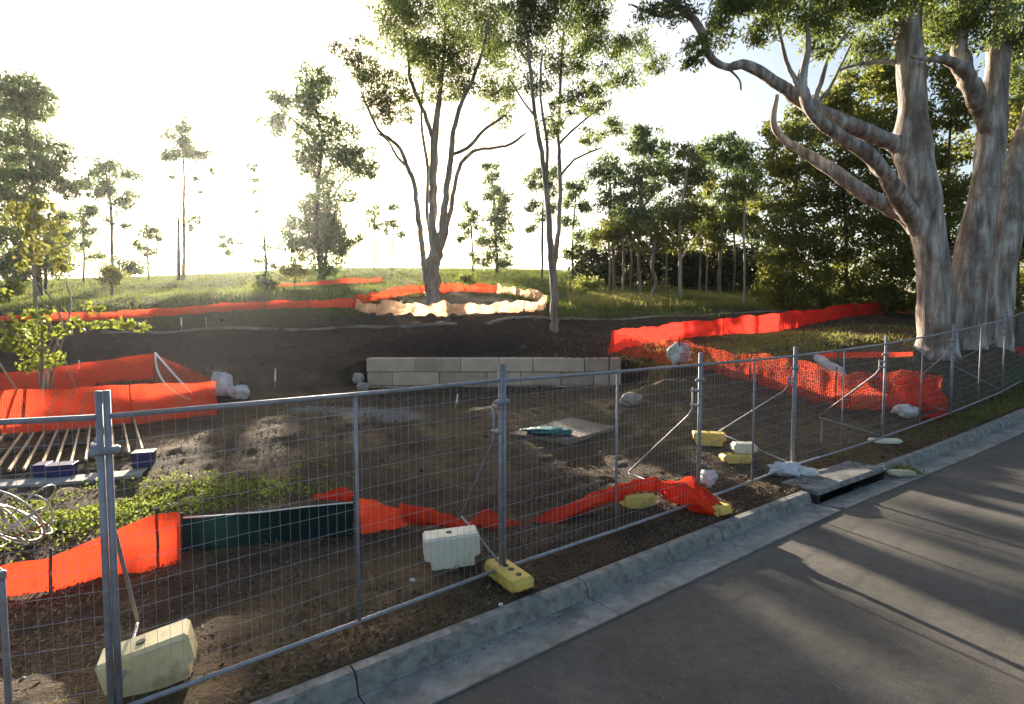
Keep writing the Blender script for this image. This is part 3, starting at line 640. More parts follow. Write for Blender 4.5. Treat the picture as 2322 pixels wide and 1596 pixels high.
# ------------------------------------------------------------------ netting
def catmull(pts, n):
    pts = [np.array(p, float) for p in pts]; out = []
    for i in range(len(pts) - 1):
        p0 = pts[max(i - 1, 0)]; p1 = pts[i]; p2 = pts[i + 1]; p3 = pts[min(i + 2, len(pts) - 1)]
        for k in range(n):
            t = k / n; out.append(0.5 * (2 * p1 + (p2 - p0) * t + (2 * p0 - 5 * p1 + 4 * p2 - p3) * t * t + (3 * p1 - p0 - 3 * p2 + p3) * t ** 3))
    out.append(pts[-1]); return out
def net_sheet(rows, mat, name, parent, wrinkle=0.03, seed=0, nv=9, sub=14, lean=0.0, closed=False, jag=0.02):
    """rows: (bottom xyz, top z)"""
    B = catmull([np.r_[b, t] for b, t in rows], sub); n = len(B); V = []; UV = []; acc = 0
    rs = np.random.default_rng(seed); ph = rs.uniform(0, 6.28, 6)
    for i, q in enumerate(B):
        t = B[min(i + 1, n - 1)][:2] - B[max(i - 1, 0)][:2]; t = t / (np.linalg.norm(t) + 1e-9); nn = np.array((-t[1], t[0]))
        if i: acc += np.linalg.norm(B[i][:3] - B[i - 1][:3])
        hh = q[3] - q[2]
        sagt = jag * (math.sin(acc * 5.1 + ph[0]) * 0.5 + math.sin(acc * 11.7 + ph[1]) * 0.3 + math.sin(acc * 2.3 + ph[2]) * 0.5)
        sagb = jag * (math.sin(acc * 6.3 + ph[3]) * 0.5 + math.sin(acc * 13.1 + ph[4]) * 0.4)
        for j in range(nv):
            w = j / (nv - 1)
            off = wrinkle * (float(vnoise(acc * 4.0 + 31 * seed, w * 1.4, 1, seed)) * 1.4 + float(vnoise(acc * 11.0, w * 4 + 7, 1, seed + 5)) * 0.8 + float(vnoise(acc * 2.2 + w * 4.0, w * 5 - acc * 1.5, 1, seed + 8))) + lean * (0.5 - w) * hh
            V.append((q[0] + nn[0] * off, q[1] + nn[1] * off, q[2] + hh * w + sagt * w + sagb * (1 - w) + 0.3 * wrinkle * float(vnoise(acc * 6, w * 3, 1, seed + 11))))
            UV.append((acc, w * hh))
    gi = np.arange(n * nv).reshape(n, nv); Qd = np.stack([gi[:-1, :-1], gi[1:, :-1], gi[1:, 1:], gi[:-1, 1:]], -1).reshape(-1, 4)
    o = np_quads(name, np.array(V), Qd, mat, parent, smooth=True)
    uvl = o.data.uv_layers.new(name='UVMap'); uvl.data.foreach_set('uv', np.array(UV, np.float32)[Qd.ravel()].ravel())
    return o
def stakes(pts, parent, h_extra=0.08, r=0.016, mat='picket', name='picket'):
    for b, t in pts:
        mb = MB(); z0 = H(b[0], b[1]) - 0.05
        lx, ly = random.uniform(-.03, .03), random.uniform(-.03, .03)
        mb.tube([(b[0], b[1], z0), (b[0] + lx, b[1] + ly, t + h_extra)], r, 6); mb.build(name, M[mat], parent)
def rows_of(spec): return [(P(u, vb, Y), P(u, vt, Y)[2]) for u, vt, vb, Y in spec]
def net(key, label, mat, stake_idx=(), **kw):
    rows = rows_of(NETS[key]) if isinstance(key, str) else rows_of(key)
    root = empty('barrier_net', rows[0][0]); tag(root, label, 'barrier net', 'plastic barrier nets on the site')
    net_sheet(rows, M[mat], 'netting', root, **kw)
    stakes([rows[i] for i in stake_idx], root)
    return root
net('corner_back', 'orange barrier net behind the sapling, rising to a point on the left', 'net', (0, 2, 4), wrinkle=0.05, seed=2)
net('corner_side', 'thin orange net sloping down to the pile of white sacks', 'net_thin', (0,), wrinkle=0.06, seed=3)
net('corner_front', 'long orange barrier net in front of the sapling on the left', 'net', (1, 3), wrinkle=0.05, seed=4)
net('far_left', 'narrow orange net band running across the slope on the left', 'net', (1, 3, 5, 6), wrinkle=0.05, seed=5, jag=0.04)
net('hill', 'small distant orange net on the grass below the hill crest', 'net', (0, 2, 5), wrinkle=0.05, seed=6)
net('bank_back', 'bright red barrier net along the top of the bank on the right', 'net_red', (0, 3, 5, 7), wrinkle=0.10, seed=7, jag=0.05)
net('bank_front', 'sheer orange net sagging behind the fence on the right', 'net_thin', (0, 2, 4, 6, 8), wrinkle=0.12, seed=8, jag=0.06)
net('silt', 'bright orange silt fence low behind the nearest fence panel', 'net_near', (3, 6), wrinkle=0.035, seed=9, jag=0.02)
net('shade', 'dark green shade cloth silt fence between two orange nets', 'shade', (0, 4), wrinkle=0.05, seed=10, jag=0.02)
# ring round the central gum: orange behind, paler mesh in front
rr = empty('barrier_net', P(1022, 690, 26.6)); tag(rr, 'ring of sagging net round the central gum, orange behind, pale in front', 'barrier net', 'plastic barrier nets on the site')
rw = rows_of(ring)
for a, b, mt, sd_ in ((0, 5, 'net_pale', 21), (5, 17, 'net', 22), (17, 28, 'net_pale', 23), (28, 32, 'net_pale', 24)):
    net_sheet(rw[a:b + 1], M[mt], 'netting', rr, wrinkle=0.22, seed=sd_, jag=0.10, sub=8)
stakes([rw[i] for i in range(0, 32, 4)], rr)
# orange strip tied in the air
st_rows = rows_of([(1845, 800, 812, 15.5), (1900, 799, 812, 15.5), (1980, 798, 811, 15.5), (2068, 798, 808, 15.6)])
so = empty('barrier_net', (st_rows[0][0][0], st_rows[0][0][1], H(st_rows[0][0][0], st_rows[0][0][1]))); tag(so, 'taut folded strip of orange net held level above the ground', 'barrier net', 'plastic barrier nets on the site')
net_sheet(st_rows, M['net'], 'netting', so, wrinkle=0.03, seed=31, jag=0.008); stakes([st_rows[0], st_rows[1], st_rows[3]], so, r=0.012)
# heap of loose net by the far end
def crumple(name, label, path, mat, seed, n=14, cat='barrier net'):
    """a bunched rope of netting: (point, half-width, half-height)"""
    B = catmull([np.r_[p, w, h] for p, w, h in path], 12); m = len(B); V = []; UV = []; acc = 0
    for i, q in enumerate(B):
        t = B[min(i + 1, m - 1)][:2] - B[max(i - 1, 0)][:2]; t /= np.linalg.norm(t) + 1e-9; nn = np.array((-t[1], t[0]))
        if i: acc += np.linalg.norm(B[i][:3] - B[i - 1][:3])
        for k in range(n):
            an = 2 * math.pi * k / n
            cx, cyy = math.cos(an), math.sin(an)
            r = 1 + 0.9 * float(vnoise(acc * 1.2 + cx * 1.5, k * 0.9 + acc * 3.0, 1, seed)) + 0.5 * float(vnoise(acc * 9, k * 1.7, 1, seed + 3)) + (0.22 if k % 2 else -0.22)
            V.append((q[0] + nn[0] * cx * q[3] * r, q[1] + nn[1] * cx * q[3] * r, max(q[2] + cyy * q[4] * r, H(q[0], q[1]) - 0.03))); UV.append((acc, k * 0.06))
    gi = np.arange(m * n).reshape(m, n); Qd = np.stack([gi[:-1], gi[1:], np.roll(gi[1:], -1, 1), np.roll(gi[:-1], -1, 1)], -1).reshape(-1, 4)
    o = np_quads(name, np.array(V), Qd, M[mat], smooth=True)
    uvl = o.data.uv_layers.new(name='UVMap'); uvl.data.foreach_set('uv', np.array(UV, np.float32)[Qd.ravel()].ravel())
    tag(o, label, cat, 'plastic barrier nets on the site'); return o
def pu(u, v, Y): return P(u, v, Y)
net([(815, 1128, 1216, 6.95), (850, 1138, 1214, 7.0), (880, 1150, 1208, 7.05), (925, 1156, 1192, 7.1)], 'flat orange end of the crumpled net, next to the green cloth', 'net_near', (0,), wrinkle=0.05, seed=41)
crumple('barrier_net', 'long crumpled rope of orange net snaking behind the fence', [(pu(905, 1160, 7.1), .05, .10), (pu(960, 1168, 7.1), .07, .10), (pu(1010, 1180, 7.0), .07, .09), (pu(1060, 1195, 7.0), .06, .07), (pu(1100, 1178, 7.0), .09, .12), (pu(1140, 1196, 6.95), .09, .09), (pu(1190, 1202, 7.0), .08, .075), (pu(1250, 1178, 7.15), .09, .08), (pu(1320, 1146, 7.4), .09, .09), (pu(1390, 1120, 7.7), .09, .085), (pu(1440, 1102, 7.95), .08, .075), (pu(1490, 1098, 8.1), .08, .075)], 'net_near', 42)
crumple('barrier_net', 'orange net bunched over the yellow fence foot', [(pu(1485, 1098, 8.1), .09, .08), (pu(1525, 1112, 7.95), .14, .13), (pu(1560, 1118, 7.8), .17, .17), (pu(1600, 1140, 7.6), .14, .12), (pu(1632, 1158, 7.5), .09, .07), (pu(1645, 1166, 7.45), .04, .03)], 'net_near', 43)
crumple('barrier_net', 'small orange net scrap folded over the green cloth', [(pu(712, 1128, 6.9), .03, .03), (pu(745, 1124, 6.95), .05, .04), (pu(775, 1122, 7.0), .07, .06), (pu(800, 1128, 7.0), .04, .05)], 'net_near', 44)
crumple('barrier_net', 'rumpled heap of orange net at the right end behind the fence', [(pu(2030, 905, 13.5), .2, .35), (pu(2080, 900, 13.6), .3, .42), (pu(2118, 905, 13.8), .25, .36), (pu(2140, 925, 13.9), .12, .16)], 'net', 45)
crumple('barrier_net', 'red scrap of net lying under the fence by the verge', [(pu(2100, 950, 12.9), .08, .07), (pu(2125, 942, 13.2), .10, .08), (pu(2150, 936, 13.4), .06, .05)], 'net_red', 46)
crumple('barrier_net', 'distant red net glimpsed through the far right fence', [(pu(2262, 822, 17.0), .1, .3), (pu(2290, 815, 17.6), .15, .36), (pu(2330, 812, 18), .1, .3)], 'net_red', 47)
# cord along the green cloth
mb = MB(); r0 = rows_of(NETS['shade']); mb.tube([(b[0], b[1] - 0.01, t + 0.012) for b, t in r0], 0.009, 6); tag(mb.build('rope', M['tape'], None, True), 'pale cord along the top of the green shade cloth', 'cord')

# ------------------------------------------------------------------ sacks, sheets, rocks
def lump(name, label, c, size, mat, seed, cat, rotz=0.0, amp=0.25, group=None, parent=None, sink=0.15):
    nu, nv = 34, 22; V = []; 
    cr, sr = math.cos(rotz), math.sin(rotz)
    for j in range(nv + 1):
        ph = math.pi * j / nv
        for i in range(nu):
            th = 2 * math.pi * i / nu
            x, y, z = math.sin(ph) * math.cos(th), math.sin(ph) * math.sin(th), math.cos(ph)
            r = 1 + amp * (float(vnoise(x * 2 + seed, y * 2 + z * 1.7, 1, seed)) * 1.3 + float(vnoise(x * 5 + z * 3, y * 5 + seed, 1, seed + 3)) * 0.6)
            r += amp * 0.5 * (abs(float(vnoise(x * 4 + seed, y * 4 - z * 4, 1, seed + 6))) * 2 - 0.5) + amp * 0.18 * float(vnoise(x * 11 + y * 7, z * 11 + seed, 1, seed + 9))
            sgn = lambda a: math.copysign(abs(a) ** 0.8, a)
            X, Y_, Z = sgn(x) * r * size[0] / 2, sgn(y) * r * size[1] / 2, z * r * size[2] / 2
            V.append((c[0] + X * cr - Y_ * sr, c[1] + X * sr + Y_ * cr, c[2] + size[2] / 2 * (1 - sink) + Z))
    gi = np.arange((nv + 1) * nu).reshape(nv + 1, nu); Qd = np.stack([gi[:-1], gi[1:], np.roll(gi[1:], -1, 1), np.roll(gi[:-1], -1, 1)], -1).reshape(-1, 4)
    o = np_quads(name, np.array(V), Qd, M[mat], parent, smooth=True)
    if label: tag(o, label, cat, group)
    return o
p = on(500, 902); lump('sack', 'upright white sack at the orange net corner', (p.x - .05, p.y + .2, p.z), (0.62, 0.5, 0.75), 'bag', 3, 'sack', 0.2, 0.35, 'white sacks')
p = on(535, 905); lump('sack', 'slumped white sack beside the upright sack', (p.x + .05, p.y, p.z), (0.6, 0.45, 0.42), 'bag', 5, 'sack', -0.3, 0.4, 'white sacks')
q = P(1538, 800, 16.1); lump('sack', 'pale sack hanging in the orange net on the right', (q[0], q[1], q[2] - 0.3), (0.62, 0.34, 0.66), 'bag', 8, 'sack', 0.1, 0.3, 'white sacks')
q = P(1875, 830, 14.6); 
mb = None
o = lump('plastic_sheet', 'white torn plastic sheet caught in the orange net', (0, 0, 0), (0.95, 0.16, 0.3), 'bag', 9, 'plastic sheet', 0.0, 0.4)
o.location = (q[0], q[1], q[2] - 0.12); o.rotation_euler = (0, R(32), 0)
p = on(2060, 948); lump('sack', 'grey white sack on the ground below the orange heap', (p.x, p.y + .15, p.z), (0.62, 0.4, 0.32), 'bag', 12, 'sack', 0.3, 0.3, 'white sacks')
p = on(1790, 1082); lump('plastic_sheet', 'crumpled clear plastic sheet at the foot of the fence', (p.x, p.y + .12, p.z), (0.62, 0.34, 0.22), 'sheet', 13, 'plastic sheet', 0.1, 0.5)
p = on(1838, 1084); lump('plastic_roll', 'white rolled end of plastic beside the clear sheet', (p.x, p.y + .1, p.z), (0.34, 0.16, 0.16), 'bag', 14, 'plastic sheet', -0.1, 0.15)
p = on(1598, 1112); lump('plastic_bag', 'white plastic bag behind the bunched orange net', (p.x + .08, p.y + .1, p.z + .05), (0.26, 0.2, 0.26), 'sheet', 15, 'bag', 0, 0.4)
s_ = 10.55; p = kerb_pt(s_, -0.40, -0.135); lump('sandbag', 'pale sandbag lying in the gutter by the drain inlet', (p.x, p.y, p.z), (0.5, 0.22, 0.14), 'bag_hessian', 16, 'sandbag', 0.0, 0.25)
p = kerb_pt(s_ - 0.02, -0.22, -0.135); lump('sandbag', 'white end of a sandbag wedged against the drain slot', (p.x - .1, p.y + .1, p.z), (0.22, 0.2, 0.15), 'bag', 17, 'sandbag', 0.5, 0.25)
p = P(812, 862, 17.6); lump('rock', 'round pale rock on top of another at the wall end', (p[0], p[1], H(p[0], p[1]) + .18), (0.36, 0.32, 0.36), 'rock', 18, 'rock', 0, 0.2, 'rocks at the wall end')
p = P(822, 870, 17.3); lump('rock', 'squat rock against the left end of the block wall', (p[0], p[1], H(p[0], p[1])), (0.36, 0.3, 0.3), 'rock', 19, 'rock', 0.4, 0.3, 'rocks at the wall end')
p = on(1432, 922); lump('rock', 'angular pale rock at the near end of the soil mound', (p.x, p.y + .1, p.z), (0.55, 0.4, 0.34), 'rock', 20, 'rock', 0.6, 0.4)
p = on(935, 1322); lump('stone', 'small white stone on the dirt behind the large panel', (p.x, p.y, p.z), (0.07, 0.06, 0.04), 'bag', 21, 'stone', 0, 0.3)
p = on(1135, 1375); lump('stone', 'white pebble just left of the yellow foot', (p.x, p.y, p.z), (0.045, 0.04, 0.03), 'bag', 22, 'stone', 0, 0.3)
# soil mound with a dark side
q = on(1540, 925)
mv = []; mx0 = P(1535, 885, 14.2)
nu, nv = 60, 40; V = []
for j in range(nv):
    for i in range(nu):
        x = mx0[0] + (i / (nu - 1) - .5) * 3.4; y = mx0[1] + (j / (nv - 1) - .5) * 2.6
        e = math.exp(-((x - mx0[0]) / 1.0) ** 2 - ((y - mx0[1]) / 0.42) ** 2)
        V.append((x, y, H(x, y) - 0.06 + 0.36 * e * (1 + 0.5 * float(fbm(x, y, .5, 77, 3))) + 0.06 * e))
gi = np.arange(nu * nv).reshape(nv, nu); Qd = np.stack([gi[:-1, :-1], gi[:-1, 1:], gi[1:, 1:], gi[1:, :-1]], -1).reshape(-1, 4)
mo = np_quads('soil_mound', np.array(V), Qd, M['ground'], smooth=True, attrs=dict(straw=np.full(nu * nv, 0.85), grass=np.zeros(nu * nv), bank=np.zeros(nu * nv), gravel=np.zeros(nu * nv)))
tag(mo, 'low mound of straw coloured soil right of the block wall', 'mound')
# pad with tarp
pa = [on(1150, 990), on(1285, 1008), on(1400, 975), on(1290, 955)]
mb = MB(); top = [(p.x, p.y, p.z + 0.07) for p in pa]; bot = [(p.x, p.y, p.z - 0.2) for p in pa]
mb.add(top + bot, [(0, 1, 2, 3), (4, 5, 1, 0), (5, 6, 2, 1), (6, 7, 3, 2), (7, 4, 0, 3)]); tag(mb.build('concrete_pad', M['pad']), 'dusty concrete pad set flush in the dirt behind the fence', 'pad')
p = on(1250, 990); lump('tarp', 'rumpled teal tarp lying on the concrete pad', (p.x, p.y + .1, p.z + .06), (0.95, 0.5, 0.12), 'tarp', 25, 'tarp', -0.2, 0.5)
p = on(505, 880)

# ------------------------------------------------------------------ stakes and pegs
def peg(u, vb, vt, label, mat='timber_white', w=0.05, lean=0.0):
    p = on(u, vb); hgt = p.y * (vb - vt) / FPX; root = empty('survey_peg', p); tag(root, label, 'peg', 'survey pegs')
    mb = MB(); mb.tube([(p.x, p.y, p.z - 0.05), (p.x + lean * 0.5, p.y, p.z + hgt * 0.6)], 0.02, 4); mb.build('stake', M['timber'], root)
    mb = MB(); mb.box((p.x + lean * 0.8, p.y - 0.01, p.z + hgt * 0.68), (w, 0.03, hgt * 0.64), Euler((0, lean, 0)).to_matrix(), 0.7); mb.build('flag', M[mat], root)
peg(622, 880, 836, 'white survey peg standing in front of the dark bank', lean=0.05)
peg(1031, 925, 893, 'white survey peg below the block wall', lean=0.08)
peg(412, 748, 720, 'small white peg below the narrow orange net on the slope')
peg(468, 748, 722, 'grey peg right of the small white peg on the slope', 'concrete_pale', 0.04)
peg(175, 850, 818, 'white topped peg behind the orange net by the sapling', lean=0.1)
p = on(1861, 1000); mb = MB(); mb.tube([(p.x, p.y, p.z - .05), (p.x, p.y, p.z + 0.42)], 0.02, 6); mb.tube([(p.x, p.y, p.z + .42), (p.x, p.y, p.z + 0.44)], 0.026, 6); tag(mb.build('steel_peg', M['galv']), 'short grey steel peg on the dirt behind the fence', 'peg')
# white webbing straps hanging at the net corner
a = P(352, 800, 16.95)
for k, (b, sg_, lab) in enumerate(((P(430, 905, 14.7), 0.18, 'lower white webbing strap sagging from the orange net corner'), (P(436, 893, 15.0), 0.02, 'upper white webbing strap pulled from the orange net corner'))):
    pts = [Vector(a) .lerp(Vector(b), t) - Vector((0.25 * (1 - k) * 4 * t * (1 - t), 0, sg_ * 4 * t * (1 - t))) for t in np.linspace(0, 1, 14)]
    mb = MB(); mb.tube(pts, 0.03, 6); tag(mb.build('webbing_strap', M['tape'], None, True), lab, 'strap')

# ------------------------------------------------------------------ frame of battens on the left
bots = [(-70, 1078), (-16, 1074), (20, 1070), (54, 1067), (93, 1060), (127, 1056), (161, 1051), (194, 1046), (226, 1041), (258, 1034), (293, 1030), (323, 1022)]
fr = empty('batten_frame', on(160, 1070)); tag(fr, 'frame of pale timber battens laid side by side under the orange net', 'timber frame')
dirb = np.array(((240 - CX) / FPX, 1.0)); dirb /= np.linalg.norm(dirb)
ends = []
for (u, v) in bots:
    Yb = 0
    d = ray(u, v); zb = 0.26; t = (CAMZ - zb) / -d[2]; x, y = d[0] * t, d[1] * t
    ends.append((x, y))
    mb = MB(); mb.box((x + dirb[0] * 1.9, y + dirb[1] * 1.9, zb + 0.02 + random.uniform(-.01, .01)), (0.036, 3.8, 0.05), Euler((random.uniform(-.006, .006), 0, math.atan2(dirb[1], dirb[0]) - math.pi / 2)).to_matrix(), bev=0.006)
    mb.build('batten', M['timber'], fr)
e0, e1 = np.array(ends[0]), np.array(ends[-1])
for off in (0.12, 1.9, 3.7):
    mb = MB(); c0 = e0 + dirb * off; c1 = e1 + dirb * off
    mb.tube([(*c0, 0.2), (*c1, 0.2)], 0.045, 4); mb.build('bearer', M['bark_dark'], fr)
for u, v, w, hh, lab in ((86, 1088, .17, .24, 'narrow blue plastic tub at the front of the batten frame'), (130, 1088, .34, .24, 'widest blue plastic tub at the front of the batten frame'), (228, 1068, .12, .2, 'blue plastic tub beside the nearest fence post'), (319, 1060, .30, .26, 'blue plastic tub at the right end of the batten frame')):
    p = on(u, v); root = empty('plastic_tub', p); tag(root, lab, 'tub', 'blue plastic tubs')
    mb = MB(); mb.box((p.x, p.y + .1, p.z + hh / 2), (w, 0.26, hh), Euler((0, 0, 0.35)).to_matrix(), 1.08, bev=0.012); mb.build('body', M['plastic_blue'], root)
    mb = MB(); mb.box((p.x, p.y + .1, p.z + hh - 0.01), (w * 1.14, 0.30, 0.025), Euler((0, 0, 0.35)).to_matrix(), bev=0.006); mb.build('rim', M['plastic_blue'], root)
gs = ground_strip('path', [on(-120, 1108), on(60, 1100), on(200, 1090), on(330, 1074)], 0.42, 0.05, M['concrete_pale']); tag(gs, kind='structure')

# coil of conduit
cc = on(20, 1262); coil = empty('conduit_coil', cc); tag(coil, 'loose coil of pale grey conduit at the left edge', 'coil')
for k in range(7):
    rs = random.Random(k); rad = 0.26 + 0.03 * k; tilt = Euler((R(rs.uniform(25, 75)), R(rs.uniform(-20, 20)), rs.uniform(0, 6)))
    c0 = Vector((cc.x - 0.10 + rs.uniform(-.06, .06), cc.y + 0.25 + rs.uniform(-.1, .1), cc.z + 0.05 + rad * 0.8))
    pts = []
    for j in range(25):
        an = 2 * math.pi * j / 24; w_ = c0 + tilt.to_matrix() @ Vector((math.cos(an) * rad, math.sin(an) * rad, 0)); w_.z = max(w_.z, H(w_.x, w_.y) + 0.012); pts.append(w_)
    mb = MB(); mb.tube(pts, 0.012, 6, cap=False); mb.build('loop', M['hose'], coil, True)
p0 = P(20, 1220, 6.3); p1 = P(112, 1186, 6.6)
mb = MB(); mb.tube([p0, p1], 0.016, 6); tag(mb.build('steel_bar', M['rust']), 'rusty steel bar sticking out of the conduit coil', 'bar')

# ------------------------------------------------------------------ trees
def leaves(centers, L, W, seed, droop=0.6):
    rs = np.random.default_rng(seed); n = len(centers)
    d = rs.normal(size=(n, 3)); d[:, 2] -= droop * 1.6; d /= np.linalg.norm(d, axis=1, keepdims=True)
    s = np.cross(d, rs.normal(size=(n, 3))); s /= np.linalg.norm(s, axis=1, keepdims=True) + 1e-9
    l = L * rs.uniform(0.6, 1.35, (n, 1)); w = W * rs.uniform(0.6, 1.3, (n, 1))
    a = centers - d * l / 2; b = centers + d * l / 2; m = centers - d * l * 0.08
    V = np.stack([a, m + s * w / 2, b, m - s * w / 2], 1).reshape(-1, 3)
    return V, np.arange(n * 4).reshape(n, 4)
class Skel:
    def __init__(s): s.p = []; s.r = []
    def add(s, p, r): s.p.append(np.array(p, float)); s.r.append(r)
ALLTREES = []
def tree(label, Y, stems, lobes, bark='bark_mid', leaf='leaf_gum', L=0.17, W=0.045, cover=1.5, group=None, name='gum_tree', seed=1, depth=0.8, droop=0.6, sides=8, twigs=True, clump=0.34, base_ground=True, rsc=1.0, cat='tree', lobe_dy=None, flare=1.35, grow=1.16):
    """stems: polylines of (u, v, half-width px[, depth offset]); the first starts at the ground. lobes: foliage masses (u, v, ru, rv[, depth offset])"""
    rs = random.Random(seed); rg = np.random.default_rng(seed); cover *= 2.5; W *= 1.2
    mb = MB(); sk = Skel(); pxm = Y / FPX
    for si, stm in enumerate(stems):
        q = [np.r_[P(s[0], s[1], Y + (s[3] if len(s) > 3 else 0)), max(s[2] * pxm * rsc, 0.012)] for s in stm]
        c = catmull(q, 5); 
        pts = [x[:3] + (rg.normal(size=3) * x[3] * (0.07 if Y < 20 else 0.16) if si > 2 or Y > 20 else 0) for x in c]; rad = [max(x[3], 0.008) for x in c]; rad[-1] *= (0.35 if Y > 20 else 0.8); rad[-2] *= (0.7 if Y > 20 else 0.95)
        if si == 0 and base_ground:
            b = pts[0]; g = H(b[0], b[1]); 
            pts = [np.array((b[0], b[1], min(g - 0.3, b[2] - 0.1)))] + ([np.array((b[0], b[1], g + 0.02))] if g + 0.05 < b[2] else []) + pts
            rad = [rad[0] * flare * 1.1] + ([rad[0] * flare] if g + 0.05 < b[2] else []) + rad
            rootp = Vector((b[0], b[1], g))
        mb.tube(pts, rad, sides if si == 0 else max(6, sides - 2), lump=0.09, seed=seed + si)
        for x, r in zip(pts[(4 if si == 0 else 1):], rad[(4 if si == 0 else 1):]): sk.add(x, r)
    if not base_ground: rootp = Vector(P(stems[0][0][0], stems[0][0][1], Y))
    root = empty(name, rootp); tag(root, label, cat, group)
    subs = []
    for lb in lobes:
        u, v, ru, rv = lb[:4]; ru *= grow; rv *= grow; dy = lb[4] if len(lb) > 4 else rs.uniform(-1, 1) * min(ru, 90) * pxm * depth
        c = P(u, v, Y + dy); rx, rz = ru * pxm, rv * pxm; ry = (rx + rz) / 2 * depth
        nsub = max(4, int(5 + 3.2 * (rx * rz) / (0.55 ** 2))) if Y < 35 else max(4, int(4 + 2.0 * (rx * rz) / (0.9 ** 2)))
        nsub = min(int(nsub * 1.3), 36); area = math.pi * rx * rz; nl = int(cover * area / (L * W * 0.5) / nsub) + 3
        rc = 1.2 * clump * math.sqrt(rx * rz) * (10 / nsub) ** 0.33
        for k in range(nsub):
            w = rg.normal(size=3); w /= np.linalg.norm(w); w *= rg.uniform(0.15, 1) ** 0.5 * 0.88
            subs.append((c + w * np.array((rx, ry, rz)), rc * rg.uniform(0.7, 1.25), nl, rg.uniform(-0.22, 0.22)))
    base_p = np.array(rootp)
    SP = np.array(sk.p); subs.sort(key=lambda t: float(((SP - t[0]) ** 2).sum(1).min()))
    br = MB(); LC = []; TT = []
    for (c, rc, nl, tn) in subs:
        pp = np.array(sk.p); dd = np.linalg.norm(pp - c, axis=1) + np.where(pp[:, 2] > c[2] - 0.1, 1.0 * rc + 1.2 * np.maximum(pp[:, 2] - c[2], 0), 0)
        k = int(np.argmin(dd)); a = pp[k]; ra = sk.r[k]; ln = np.linalg.norm(c - a)
        if twigs and ln > 0.05:
            r0 = min(ra * 0.6, 0.012 + 0.016 * ln); mid = a * 0.5 + c * 0.5 + np.array((0, 0, -0.08 * ln)) + rg.normal(size=3) * 0.05 * ln
            q3 = a * 0.2 + c * 0.8 + rg.normal(size=3) * 0.04 * ln
            br.tube([a, mid, q3, c], [r0, r0 * 0.75, r0 * 0.5, r0 * 0.3], 5, cap=False)
            sk.add(mid, r0 * 0.75); sk.add(q3, r0 * 0.55); sk.add(c, r0 * 0.4)
        off = rg.normal(size=(nl, 3)) * np.array((rc, rc, rc * 0.72)) * 0.62
        LC.append(c + off)
        TT.append(np.clip(0.45 + tn + rg.normal(size=nl) * 0.2, 0, 1))
    mb.build('trunk', M[bark], root, True)
    if twigs and br.v: br.build('branches', M[bark], root, True)['kind'] = 'stuff'
    LC = np.concatenate(LC); TT = np.concatenate(TT)
    V, Qd = leaves(LC, L, W, seed + 7, droop)
    np_quads('crown', V, Qd, M[leaf], root, tint=np.repeat(TT, 4))
    ALLTREES.append((label, len(LC))); return root

# central spreading gum
tree('tall spreading gum with pale forked stems inside the ring of net', 26.6,
  [[(980, 682, 24), (980, 650, 22), (981, 614, 21), (985, 575, 17), (982, 500, 12), (981, 409, 12), (985, 318, 11), (992, 250, 8), (1000, 180, 6), (1008, 90, 4), (1012, 0, 3)],
   [(968, 640, 9, .1), (960, 600, 8, .2), (955, 545, 8, .5), (946, 477, 8, .7), (939, 418, 7, .9), (926, 382, 7, 1), (903, 332, 6, 1.2), (862, 300, 5, 1.4), (842, 264, 4, 1.5), (815, 200, 3, 1.6)],
   [(926, 382, 5, 1), (898, 352, 4, .6), (880, 320, 3, .3), (850, 300, 3, 0)],
   [(988, 590, 12, -.1), (1000, 523, 11, -.3), (1012, 432, 9, -.6), (1021, 364, 8, -.8), (1028, 295, 7, -1), (1044, 236, 6, -1.2), (1071, 182, 5, -1.3), (1095, 110, 4, -1.4), (1110, 40, 3, -1.4)],
   [(990, 600, 9, .1), (1006, 540, 8, .2), (1021, 477, 7, .3), (1035, 400, 6, .4), (1050, 364, 6, .5), (1080, 340, 5, .6), (1121, 336, 4, .7), (1160, 325, 4, .8), (1195, 300, 3, .9)],
   [(1026, 350, 5, -.8), (1058, 336, 5, -.9), (1103, 291, 4, -1.1), (1149, 259, 3, -1.2)],
   [(984, 330, 6, 0), (972, 285, 6, -.1), (953, 236, 6, -.4), (930, 182, 5, -.6), (926, 136, 4, -.7), (915, 60, 3, -.8)],
   [(982, 560, 8, .3), (968, 480, 6, .8), (970, 380, 5, 1.2), (955, 280, 4, 1.5), (960, 180, 3, 1.6)]],
  [(795, 115, 40, 30), (830, 160, 38, 30), (872, 195, 55, 45), (905, 70, 55, 55), (850, 232, 40, 26), (890, 20, 45, 45), (965, 60, 70, 65), (1050, 50, 75, 65), (1000, 150, 70, 45), (1088, 150, 60, 55), (1125, 70, 50, 60), (900, 258, 42, 22), (1015, 208, 48, 28), (1125, 225, 40, 32), (955, 130, 45, 40), (1140, 275, 25, 14), (870, 265, 22, 16), (1160, 190, 25, 25), (1000, -50, 150, 50), (880, -40, 60, 40), (940, 215, 28, 18)],
  bark='bark_mid', leaf='leaf_gum', L=0.19, W=0.045, cover=0.85, group='gum trees on the site', seed=3, depth=1.0, clump=0.36, sides=12, rsc=0.78, flare=1.3, grow=1.3)

